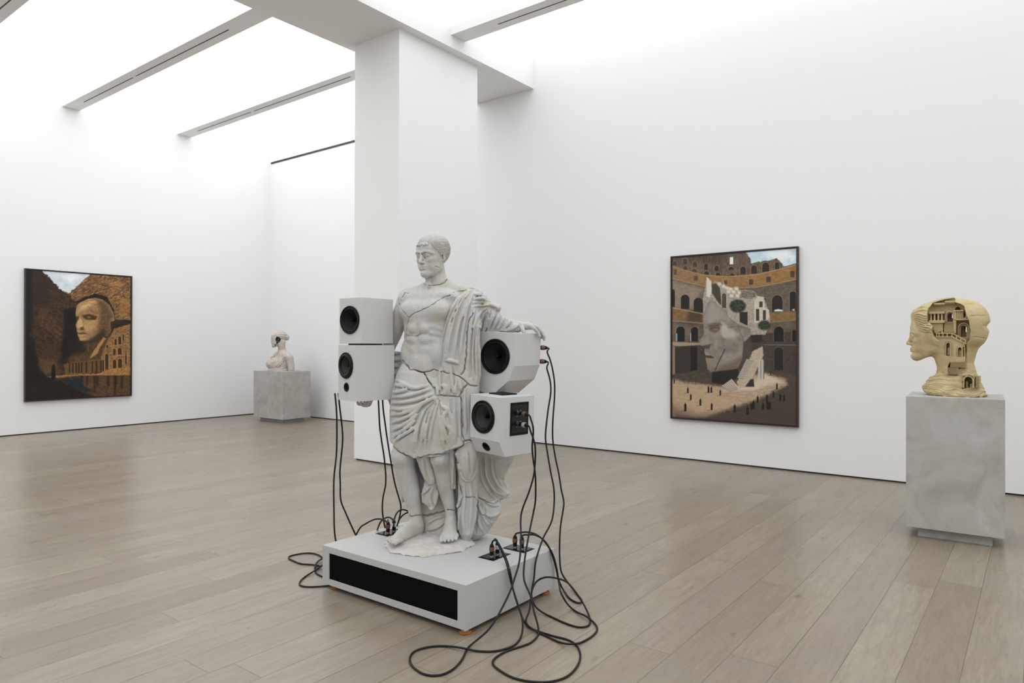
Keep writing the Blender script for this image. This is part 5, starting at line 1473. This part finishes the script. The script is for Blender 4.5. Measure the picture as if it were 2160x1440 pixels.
def arch_frame(cv, x0, top, x1, bot, w, d0, d1, nm='arch'):
    def ring(o):
        X0, X1, T = x0 - o, x1 + o, top - o; r = (X1 - X0) / 2; c = (X0 + X1) / 2
        return [KK(cv, c - r * math.cos(PI * i / 10), T + r - r * math.sin(PI * i / 10), d0) for i in range(11)]
    A_, B_ = ring(0), ring(w); A_ = [KK(cv, x0, bot, d0)] + A_ + [KK(cv, x1, bot, d0)]; B_ = [KK(cv, x0 - w, bot, d0)] + B_ + [KK(cv, x1 + w, bot, d0)]
    bm = bmesh.new()
    V = [[bm.verts.new((q[0], d, q[2])) for q in L] for L in (A_, B_) for d in (d0, d1)]
    a0, a1, b0, b1 = V
    for i in range(len(A_) - 1):
        bm.faces.new((a0[i], a0[i + 1], b0[i + 1], b0[i])); bm.faces.new((a1[i], b1[i], b1[i + 1], a1[i + 1]))
        bm.faces.new((b0[i], b0[i + 1], b1[i + 1], b1[i])); bm.faces.new((a0[i], a1[i], a1[i + 1], a0[i + 1]))
    bm.faces.new((a0[0], b0[0], b1[0], a1[0])); bm.faces.new((a0[-1], a1[-1], b1[-1], b0[-1]))
    return obj(nm, bm, M_SAND, bust)
arch_frame(k1, 592, 302, 672, 430, 14, -.040, .0); arch_frame(k1, 574, 284, 684, 430, 12, -.055, -.0)
arch_frame(k1, 783, 478, 868, 645, 18, -.035, .0); arch_frame(k1, 758, 452, 893, 645, 16, -.055, .0)
arch_frame(k1, 575, 722, 640, 905, 12, -.098, -.08); arch_frame(k1, 556, 700, 660, 905, 10, -.092, -.08)
arch_frame(k2, 745, 115, 800, 245, 10, -.095, -.08)
arch_frame(k2, 830, 530, 950, 690, 14, -.186, -.10); 
bm = bmesh.new(); kb(bm, k2, 805, 490, 980, 508, -.19, -.10); kb(bm, k2, 962, 508, 972, 690, -.182, -.10); obj('lintel', bm, M_SAND, bust)
bm = bmesh.new(); kb(bm, k1, 690, 384, 892, 402, -.085, .0); obj('parapet', bm, M_SAND, bust); bm = bmesh.new(); kb(bm, k1, 690, 262, 825, 275, -.085, .0); obj('parapet', bm, M_SAND, bust)
for x in (712, 742, 772, 802): bm = bmesh.new(); kb(bm, k1, x - 6, 275, x + 6, 384, -.078, -.06); obj('pilaster', bm, M_SAND, bust)
bm = bmesh.new(); kb(bm, k1, 682, 400, 716, 590, -.085, .0); obj('pier', bm, M_SAND, bust)
def flight(cv, x0, y0, x1, y1, n, d0, d1):
    """n steps going down from (y0, far d0) to (y1, near d1)"""
    bm = bmesh.new()
    for i in range(n):
        ya = y0 + (y1 - y0) * i / n; dn = d0 + (d1 - d0) * (i + 1) / n
        yb = y0 + (y1 - y0) * (i + 1) / n
        kb(bm, cv, x0, ya, x1, ya + (yb - ya) * .38, dn - .0065, .0)
        kb(bm, cv, x0, ya + (yb - ya) * .38, x1, y1, dn, .0)
    obj('staircase', bm, M_SAND, bust)
flight(k1, 546, 440, 682, 578, 8, -.03, -.095)
flight(k1, 855, 645, 925, 735, 6, -.03, -.08)
flight(k2, 635, 250, 865, 405, 9, -.062, -.092)
flight(k2, 600, 405, 745, 500, 6, -.10, -.125)
flight(k2, 995, 525, 1050, 685, 8, -.13, -.158)
# balustrade
rail = [KK(k1, 432, 590, -.100), KK(k1, 665, 590, -.100), KK(k1, 855, 690, -.100)]
bot = [KK(k1, 432, 640, -.100), KK(k1, 665, 640, -.100), KK(k1, 855, 742, -.100)]
bm = bmesh.new(); tube_mesh(bm, rail, .0048, 6); tube_mesh(bm, bot, .0045, 6); ba = obj('balustrade', bm, M_SAND, bust)
for x in (440, 475, 530, 592, 658, 722, 785, 850):
    t_ = 590 + max(0, x - 665) * .526; bm = bmesh.new(); tube_mesh(bm, [KK(k1, x, t_, -.100), KK(k1, x, t_ + 52, -.100)], .0042, 6); obj('baluster', bm, M_SAND, ba)
def figurine(cv, x, y, h, d):
    q = KK(cv, x, y, d); H_ = h / 6.72 / 268; bm = bmesh.new()
    lathe(bm, [(.20 * H_, 0), (.19 * H_, .1 * H_), (.13 * H_, .45 * H_), (.17 * H_, .72 * H_), (.15 * H_, .80 * H_), (.05 * H_, .84 * H_), (.075 * H_, .90 * H_), (.07 * H_, .96 * H_), (0, H_)], 12, Matrix.Translation((q[0], d, q[2])) @ Matrix.Diagonal((1, .7, 1, 1)))
    obj('figurine', bm, M_SAND, bust, smooth=True)
figurine(k1, 520, 585, 68, -.095); figurine(k1, 615, 900, 120, -.065); figurine(k2, 773, 245, 100, -.065); figurine(k2, 578, 500, 120, -.135); figurine(k2, 872, 690, 98, -.12)

# ================================================================ FAR BUST
M_PINK = mat_marble('pinkish_stone', s2l((196, 187, 178)), s2l((180, 166, 153)), s2l((204, 198, 192)), .4, .8)
DB = 13.32
OB = at_depth(590, 783, DB); OB[2] = .962
def Bq(px, py, y=0.0):
    q = at_depth(px, py, DB + y) - OB; return np.array([q @ RGT, q @ FWD, q[2]])
bu = empty('bust', tuple(OB), YAW, 'pale stone bust of a draped woman with black machinery in her cheek', 'sculpture')
bs = Sdf()
HF = Mrot(math.radians(55), math.radians(3), 0, Bq(588, 731, 0)); HH = .315
head_prims(bs, HF, HH, female=True)
bs.add(ch2 := f_chain([Bq(594, 722, 0), Bq(594, 738, 0), Bq(596, 752, .0)], [.075, .066, .10]), .03)
RB = np.array([[math.cos(.6), math.sin(.6), 0], [-math.sin(.6), math.cos(.6), 0], [0, 0, 1.0]])
bs.add(f_chain([Bq(585, 750, .18), Bq(596, 746, .05), Bq(610, 754, -.13)], [.07, .09, .075]), .05)
bs.add(f_ell(Bq(592, 768, 0), (.23, .17, .16)), .05)
bs.add(f_ell(Bq(578, 768, -.08), (.125, .11, .10)), .04)
bs.add(f_ell(Bq(573, 768, .08), (.105, .10, .095)), .04)
bs.add(f_chain([Bq(611, 756, -.13), Bq(614, 770, -.13), Bq(615, 786, -.12)], [.072, .062, .056]), .012)
bs.add(f_chain([Bq(577, 756, .22), Bq(573, 772, .24), Bq(572, 786, .24)], [.06, .05, .045]), .02)
bs.add(f_ell(Bq(590, 782, 0), (.235, .18, .10)), .03)
hc = lambda x, y: (550 + x / 8.96, 690 + y / 8.96)
lf = []
for L in ([(280, 470), (250, 560), (180, 660), (120, 750)], [(330, 520), (260, 620), (180, 700), (130, 780)], [(480, 470), (440, 560), (380, 640), (300, 720), (200, 790)], [(500, 490), (460, 590), (420, 640)],
          [(520, 480), (480, 560), (440, 620), (330, 740), (250, 800)], [(430, 560), (400, 640), (340, 680)], [(130, 800), (250, 790), (400, 780), (470, 740)], [(300, 560), (260, 640), (220, 690)]):
    lf.append([hc(*q) for q in L])
FR_.update(o=np.array([(CAM - OB) @ RGT, (CAM - OB) @ FWD, CAM[2] - OB[2]]), d=dirL)
LB = []; LBV = []
ridge(Caster([(bs, (-.42, -.36, -.01), (.42, .42, .86))], .012), LB, lf, .015, .014, .2, None, None, 3.0)
for Q, R_, k_ in LB: bs.add(f_chain(Q, R_), k_)
for Q, R_, k_ in LBV: bs.sub(f_chain(Q, R_), k_)
bs.sub(f_ell(mxf(HF, HH, (.25, -.10, .42)), (.045, .05, .05)), .006)
bs.inter(lambda P: -P[:, 2] + .0005, 0)
sdf_obj('body', bs, (-.42, -.36, -.01), (.42, .42, .86), .0065, M_PINK, bu, lambda P: .002 * fbm(P, 14, 3))
hh = Sdf()
hh.add(f_xf(f_max(f_ell((0, .075, .645), (.345, .44, .375)), lambda P: (np.interp(P[:, 1], [-.5, -.33, -.15, .05, .3, .6], [.80, .77, .62, .50, .30, .25]) - P[:, 2]) * .8), HF, HH), 0)
hh.add(f_xf(f_ell((0, .50, .56), (.19, .17, .20)), HF, HH), .03)
hh.add(f_xf(f_chain([(-.29, -.16, .70), (0, -.345, .79), (.29, -.16, .70), (.335, .12, .60), (.2, .45, .55)], .022), HF, HH), .01)
sdf_obj('hair', hh, (-.35, -.35, .40), (.42, .42, .88), .0055, M_PINK, bu, lambda P: .0022 * np.sin(P[:, 2] * 150 + 6 * vnoise(P, 6)))
M_MECH = simple('dark_machine_metal', (.012, .013, .016), .35, .6); M_MECHB = simple('blue_grey_metal', s2l((96, 104, 118)), .35, .5)
def mech(loc, r, t_, m, nm, ax=(.95, -.25, .05)):
    q = mxf(HF, HH, loc); d = Vector(HF[:3, :3] @ np.array(ax)).normalized()
    M = Matrix.Translation(q) @ d.to_track_quat('Z', 'Y').to_matrix().to_4x4()
    bm = bmesh.new(); lathe(bm, [(r, -t_), (r, t_ * .6), (r * .8, t_), (r * .72, t_ * .4), (0, t_ * .4)], 20, M); return obj(nm, bm, m, bu)
mg = mech((.262, -.08, .47), .036, .022, M_MECH, 'cheek_machine')
def mech2(loc, r, t_, m, nm):
    o = mech(loc, r, t_, m, nm); o.parent = mg; return o
mech2((.285, -.08, .47), .019, .010, M_MECHB, 'gear_hub'); mech2((.27, -.16, .55), .014, .014, M_MECH, 'gear'); mech2((.27, .03, .53), .014, .012, M_MECHB, 'gear')
mech2((.245, -.12, .33), .018, .018, M_MECHB, 'gear'); mech2((.235, -.15, .26), .015, .018, M_MECH, 'gear'); mech2((.215, -.18, .20), .014, .016, M_MECHB, 'gear'); mech2((.17, -.25, .12), .012, .016, M_MECH, 'gear')
# ================================================================ CABLES
def mat_cable():
    t = NT('black_rubber_cable'); return t.set((.008, .007, .007), .5, spec=.3)
M_CAB = mat_cable(); M_COPPER = simple('copper_sleeve', s2l((112, 76, 52)), .55, .1); M_WHITEP = simple('white_sleeve', (.75, .75, .73), .4)
M_GREYP = simple('grey_sleeve', (.45, .46, .45), .35, .2)
PLB = (PX0 - .018, PX1 + .018, PY0 - .018, PY1 + .018)
def box_t(px, py):
    """distance scale along the view ray to the plinth, None if missed"""
    d = rayd(px, py); t0, t1 = 0, 9e9
    for i, (a, b) in enumerate(((PLB[0], PLB[1]), (PLB[2], PLB[3]), (PZ0 - .05, PZ1 + .014))):
        if abs(d[i]) < 1e-9: continue
        ta, tb = sorted(((a - CAM[i]) / d[i], (b - CAM[i]) / d[i])); t0 = max(t0, ta); t1 = min(t1, tb)
    return t0 if t0 < t1 else None
RAD = .0052
def trace(spec, clamp=True):
    """spec: (px,py[,kind,value]); kind 'D' depth, 'Z' height, 'P' point. depths are interpolated along the run"""
    pts = [q for q in spec]
    n = len(pts); dep = [None] * n; P3 = [None] * n
    for i, q in enumerate(pts):
        if len(q) > 2:
            if q[2] == 'D': dep[i] = q[3]
            elif q[2] == 'Z': dep[i] = float((at_z(q[0], q[1], q[3])) @ FWD)
            elif q[2] == 'P': dep[i] = float(np.array(q[3]) @ FWD)
    L = np.r_[0, np.cumsum([math.hypot(pts[i + 1][0] - pts[i][0], pts[i + 1][1] - pts[i][1]) for i in range(n - 1)])]
    k = [i for i in range(n) if dep[i] is not None]
    dd = np.interp(L, [L[i] for i in k], [dep[i] for i in k])
    out = []
    for q, D in zip(pts, dd):
        P = at_depth(q[0], q[1], D)
        if clamp and not (len(q) > 4 and q[4] == 'free'):
            t = box_t(q[0], q[1])
            if t is not None:
                Dm = t * (rayd(q[0], q[1]) @ FWD)
                if D > Dm: P = at_depth(q[0], q[1], Dm)
        if P[2] < RAD + .0005: P = at_z(q[0], q[1], RAD + .0005)
        out.append(P)
    C = catmull(out, 6); C[:, 2] = np.maximum(C[:, 2], RAD + .0005)
    return C
def plug(parent, p, d, mat, r=.0145, l=.058):
    """connector: steel nose, black body, coloured sleeve, boot; p = socket point, d = direction out of the socket"""
    M = Matrix.Translation(tuple(p)) @ Vector(d).to_track_quat('Z', 'Y').to_matrix().to_4x4()
    bm = bmesh.new(); lathe(bm, [(r * .85, .004), (r * .85, l * .45), (r * .95, l * .46), (r * .95, l * .52)], 20, M); pl = obj('plug', bm, M_BLACK, parent, smooth=False)
    bm = bmesh.new(); lathe(bm, [(r, l * .5), (r * 1.06, l * .53), (r * 1.06, l * .85), (r * .95, l * .9)], 24, M); obj('sleeve', bm, mat, pl)
    bm = bmesh.new(); lathe(bm, [(r * .9, l * .88), (r * .8, l * 1.05), (r * .5, l * 1.2)], 20, M); obj('boot', bm, M_BLACK, pl)
    bm = bmesh.new(); lathe(bm, [(r * .7, 0), (r * .7, .005)], 16, M); obj('nose', bm, M_STEEL, pl)
    return np.array(p) + np.array(d) * l * 1.15
def cable(spec, label, ends=(), group=None, clamp=True):
    c = empty('speaker_cable', (0, 0, 0), 0, label, 'cable', group)
    C = trace(spec, clamp)
    C = list(C)
    for which, p, d, m in ends:
        e = plug(c, p, d, m); d = np.array(d, float)
        add = [e - d * .01, e + d * .018]
        if which == 0: C = add + [q for q in C if np.linalg.norm(q - e) > .03]
        else: C = [q for q in C if np.linalg.norm(q - e) > .03] + add[::-1]
    C = np.array(C)
    # even resampling keeps the tube round
    Lc = np.r_[0, np.cumsum(np.linalg.norm(np.diff(C, axis=0), axis=1))]; n = max(8, int(Lc[-1] / .012)); s = np.linspace(0, Lc[-1], n)
    C = np.stack([np.interp(s, Lc, C[:, i]) for i in range(3)], 1)
    for _ in range(2): C[1:-1] = C[1:-1] * .5 + (C[:-2] + C[2:]) * .25
    C[:, 2] = np.maximum(C[:, 2], RAD + .0004)
    bm = bmesh.new(); tube_mesh(bm, C, RAD, 10); o = obj('cord', bm, M_CAB, c, smooth=True)
    return c
up = (0, 0, 1.0)
def LPt(o, loc):
    bpy.context.view_layer.update(); v = o.matrix_world @ Vector(loc); return np.array(v)
def LDir(o, v):
    return np.array((o.matrix_world.to_3x3() @ Vector(v)).normalized())
sp_ur = [o for o in bpy.data.objects if o.get('label', '').startswith('large faceted')][0]
bpy.context.view_layer.update()
ps1 = LPt(sp_lr, (.008, .155, .247)); ps2 = LPt(sp_lr, (.008, .155, .184)); dn = LDir(sp_lr, (1, 0, 0))
pu1 = LPt(sp_ur, (-.03, .292, .300)); pu2 = LPt(sp_ur, (-.03, .292, .212)); du = LDir(sp_ur, (.75, .65, 0))
# sockets on the plinth
zt = PZ1 + .005
sA = [(-2.530, 3.1235, zt), (-2.530, 3.1755, zt)]        # front right plate
sB = [(-2.531, 3.3475, zt), (-2.479, 3.3475, zt)]        # rear right plate
sC = [(-3.378, 3.097, zt), (-3.378, 3.149, zt)]          # left plate
FL_ = RAD + .0005
R3 = [(1115, 877.5, 'D', 4.02), (1123.7, 895, 'D', 4.02), (1125, 915), (1122.5, 935), (1123, 955), (1126, 977.5), (1129, 1000), (1130, 1030), (1129, 1060), (1124, 1086, 'D', 4.02), (1113.4, 1139), (1105.5, 1192), (1105.5, 1223.6), (1118.6, 1255), (1126.5, 1289.6), (1135.8, 1324, 'Z', .02), (1134.5, 1340, 'Z', FL_), (1118.6, 1355.6, 'Z', FL_), (1097.5, 1363.5, 'Z', FL_), (1066, 1374, 'Z', FL_), (1042, 1390, 'Z', FL_), (1039.5, 1400.5, 'Z', FL_), (1058, 1416, 'Z', FL_), (1084, 1429.5, 'Z', FL_), (1118.6, 1437, 'Z', FL_), (1155.6, 1438, 'Z', FL_), (1190, 1429.5, 'Z', FL_), (1211, 1413.6, 'Z', FL_), (1223, 1392.5, 'Z', FL_), (1223, 1374, 'Z', FL_), (1213.7, 1358, 'Z', FL_), (1198, 1349, 'Z', FL_), (1163.5, 1340, 'Z', FL_), (1124, 1326.6, 'Z', FL_), (1106, 1312, 'Z', .012), (1097, 1289), (1089, 1266), (1081.7, 1239.5), (1077, 1210), (1071, 1187), (1062, 1165), (1054, 1150), (1050, 1143, 'D', 3.98), (1044, 1138, 'D', 4.0), (1039, 1141, 'D', 4.02)]
cable(R3, 'black cable from the copper plug on the connector panel, looping widest at the front', [(0, ps1, dn, M_COPPER), (1, sA[0], up, M_COPPER)])
R4 = [(1112.5, 897.5, 'D', 4.0), (1122.5, 917.5, 'D', 4.0), (1128.7, 940), (1128.7, 975), (1125.3, 1005), (1112.5, 1046.6), (1106.8, 1060), (1099, 1086, 'D', 3.98), (1099, 1139), (1095, 1186.7), (1084, 1223.6), (1079, 1239.5), (1060.6, 1279), (1031.5, 1326.6, 'Z', .06), (992, 1361, 'Z', FL_), (984, 1371, 'Z', FL_), (973.5, 1392.5, 'Z', FL_), (952, 1413.6, 'Z', FL_), (926, 1424, 'Z', FL_), (899.6, 1423, 'Z', FL_), (873, 1408, 'Z', FL_), (864, 1392.5, 'Z', FL_), (873, 1374, 'Z', FL_), (899.6, 1365, 'Z', FL_), (934, 1362, 'Z', FL_), (973.5, 1366, 'Z', .016), (1008, 1373, 'Z', FL_), (1044.7, 1373, 'Z', FL_), (1084, 1361, 'Z', FL_), (1100, 1340, 'Z', .01), (1103, 1318.6), (1100, 1297.5), (1089.6, 1266), (1079, 1231.5), (1071, 1197), (1063, 1173.5), (1054, 1155), (1046, 1139, 'D', 4.02), (1042, 1136, 'D', 4.05), (1046, 1139, 'D', 4.08)]
cable(R4, 'black cable from the pale plug on the connector panel, ending in the big left loop', [(0, ps2, dn, M_GREYP), (1, sA[1], up, M_GREYP)])
R1 = [(1153, 741, 'D', 4.38), (1161, 760), (1169, 800), (1170, 830), (1166, 890), (1166, 927), (1171, 962), (1179, 1000), (1184, 1033), (1189.6, 1060, 'D', 4.30), (1187, 1080), (1182, 1113), (1180.7, 1179), (1184.6, 1208), (1200.5, 1231.5), (1219, 1255), (1228, 1268.5), (1222, 1272), (1203, 1263), (1187, 1242), (1179, 1224, 'D', 4.2), (1174, 1197), (1163.5, 1163), (1145, 1136.5), (1124, 1127), (1110, 1129, 'D', 4.16), (1102.5, 1134, 'D', 4.16)]
cable(R1, 'black cable from the upper copper plug of the faceted speaker, outermost at right', [(0, pu1, du, M_COPPER), (1, sB[1], up, M_COPPER)])
R2 = [(1152.5, 775, 'D', 4.38), (1160, 800), (1162, 825), (1156, 865), (1150.5, 922.5), (1152.5, 940), (1162.5, 1000), (1168, 1027), (1169, 1060, 'D', 4.22), (1163.5, 1099.6), (1146, 1134), (1129, 1189, 'D', 4.06), (1126.6, 1218), (1121, 1250), (1124, 1268), (1132, 1282, 'Z', .03), (1155.6, 1297.5, 'Z', FL_), (1190, 1313, 'Z', FL_), (1221.6, 1322.6, 'Z', FL_), (1240, 1320, 'Z', FL_), (1245, 1308, 'Z', FL_), (1240, 1292, 'Z', .012), (1229.5, 1271, 'Z', .05), (1205.7, 1237, 'Z', .12), (1192.5, 1225, 'Z', .14), (1169, 1218, 'Z', .15), (1150, 1217, 'Z', .15), (1134.5, 1223.6, 'D', 4.02), (1124, 1239.5), (1120, 1260), (1117, 1287), (1109, 1310, 'Z', .02), (1122, 1326, 'Z', .018), (1140, 1336, 'Z', FL_), (1176.7, 1353, 'Z', FL_), (1200, 1358, 'Z', .018), (1224, 1355.6, 'Z', FL_), (1250.6, 1340, 'Z', FL_), (1260, 1326.6, 'Z', FL_), (1253, 1313, 'Z', FL_), (1237.4, 1300, 'Z', .016), (1211, 1287, 'Z', FL_), (1195, 1271, 'Z', .03), (1184.6, 1252.7, 'Z', .08), (1179, 1229, 'D', 4.16), (1171.4, 1192), (1158, 1155), (1134.5, 1128.6), (1108, 1121.5, 'D', 4.2), (1092, 1126, 'D', 4.2), (1087, 1132, 'D', 4.2)]
cable(R2, 'black cable from the lower copper plug of the faceted speaker, coiling at right', [(0, pu2, du, M_COPPER), (1, sB[0], up, M_COPPER)])
# left side, hanging behind the plinth
BK = 'P'
L1 = [(706.5, 829, 'D', 4.36), (709.4, 860), (710.5, 890), (710, 950), (708, 975), (705, 1000), (704, 1020), (704.4, 1075.5), (705.3, 1117, 'D', 4.42), (708, 1139, 'D', 4.44, 'free'), (716, 1165, 'Z', .06, 'free'), (700, 1190, 'Z', FL_, 'free'), (672, 1170, 'Z', FL_), (655, 1166, 'Z', FL_), (630, 1168, 'Z', FL_), (610, 1173, 'Z', FL_), (609, 1177, 'Z', FL_), (620, 1183, 'Z', FL_), (637, 1189, 'Z', FL_), (664, 1191, 'Z', FL_), (678, 1194, 'Z', .014), (700, 1186, 'Z', FL_, 'free')]
cable(L1, 'black cable hanging outermost from the left speakers with a thin loop on the floor', clamp=False)
L2 = [(713.5, 829, 'D', 4.40), (716.7, 860), (722, 905), (722.7, 930), (719, 970), (717, 993), (717.8, 1020), (719, 1056), (729, 1081), (740, 1106, 'D', 4.50), (749.7, 1127, 'D', 4.54, 'free'), (757, 1150, 'Z', .02, 'free'), (730, 1200, 'Z', FL_, 'free'), (690, 1178, 'Z', .014), (680, 1178, 'Z', .014), (668, 1186, 'Z', .014), (664, 1198, 'Z', FL_), (667, 1208, 'Z', FL_), (674, 1213, 'Z', FL_), (690, 1219, 'Z', FL_, 'free')]
cable(L2, 'black cable hanging second from the left, running down behind the plinth', clamp=False)
L3 = [(797.5, 829, 'D', 4.46), (799, 860), (801, 900), (805, 930), (811, 970), (813.6, 1020), (808, 1048), (806.5, 1075), (808, 1090), (812, 1112, 'D', 4.64), (814, 1125, 'D', 4.66, 'free'), (815, 1150, 'Z', .08, 'free')]
cable(L3, 'black cable hanging from the left speakers, just left of the one nearest the statue', clamp=False)
L4 = [(806.5, 828, 'D', 4.46), (808, 860), (812, 890), (816, 920), (824, 970), (833, 1020), (841, 1048), (845.5, 1065), (844.5, 1082), (839, 1104, 'D', 4.70), (836, 1115, 'D', 4.72, 'free'), (835, 1140, 'Z', .08, 'free')]
cable(L4, 'black cable hanging from the left speakers closest to the statue leg', clamp=False)
L5 = [(752, 1126, 'D', 4.50, 'free'), (760, 1112, 'D', 4.50), (770, 1105), (790, 1095), (800, 1094), (810, 1096), (816, 1101, 'D', 4.35), (817, 1106, 'D', 4.33)]
cable([(748, 1150, 'Z', .05, 'free')] + L5, 'black cable arching left from the copper plug beside the carved foot', [(1, sC[0], up, M_COPPER)], clamp=False)
L6 = [(796, 1130, 'Z', .10, 'free'), (797, 1114, 'D', 4.55), (803, 1100), (810, 1094), (820, 1090), (828, 1095, 'D', 4.40), (831, 1101, 'D', 4.37)]
cable(L6, 'black cable arching from the white plug beside the carved foot', [(1, sC[1], up, M_WHITEP)])
L7 = [(831, 1104, 'D', 4.5), (833, 1090), (838, 1080), (846, 1074.5), (856, 1075.5), (866, 1082, 'D', 4.64), (878, 1120, 'D', 4.75, 'free')]
cable([(831, 1118, 'Z', .20, 'free')] + L7, 'black cable curving up behind the white plug towards the statue heel', clamp=False)
L8 = [(839, 1104, 'D', 4.66), (844, 1092), (851, 1085), (859, 1080.5), (868, 1080), (880, 1100, 'D', 4.75), (884, 1125, 'D', 4.8, 'free')]
cable([(836, 1120, 'Z', .15, 'free')] + L8, 'short black cable rising from behind the plinth to the statue heel', clamp=False)
# loose coil on the floor left of the plinth
L9 = [(740, 1205, 'Z', FL_, 'free'), (700, 1172, 'Z', .022, 'free'), (684, 1175, 'Z', .022), (672, 1183, 'Z', .022), (665, 1194, 'Z', .022), (666, 1202, 'Z', FL_), (684, 1188, 'Z', .024), (678, 1193, 'Z', .024), (664, 1203, 'Z', .014), (645, 1215, 'Z', FL_), (633, 1226, 'Z', FL_), (633, 1234, 'Z', FL_), (645, 1237, 'Z', FL_), (665, 1237, 'Z', FL_), (685, 1235.5, 'Z', FL_), (702, 1234, 'Z', FL_, 'free'), (735, 1233, 'Z', FL_, 'free')]
cable(L9, 'black cable coiled on the floor beside the left end of the plinth', clamp=False)
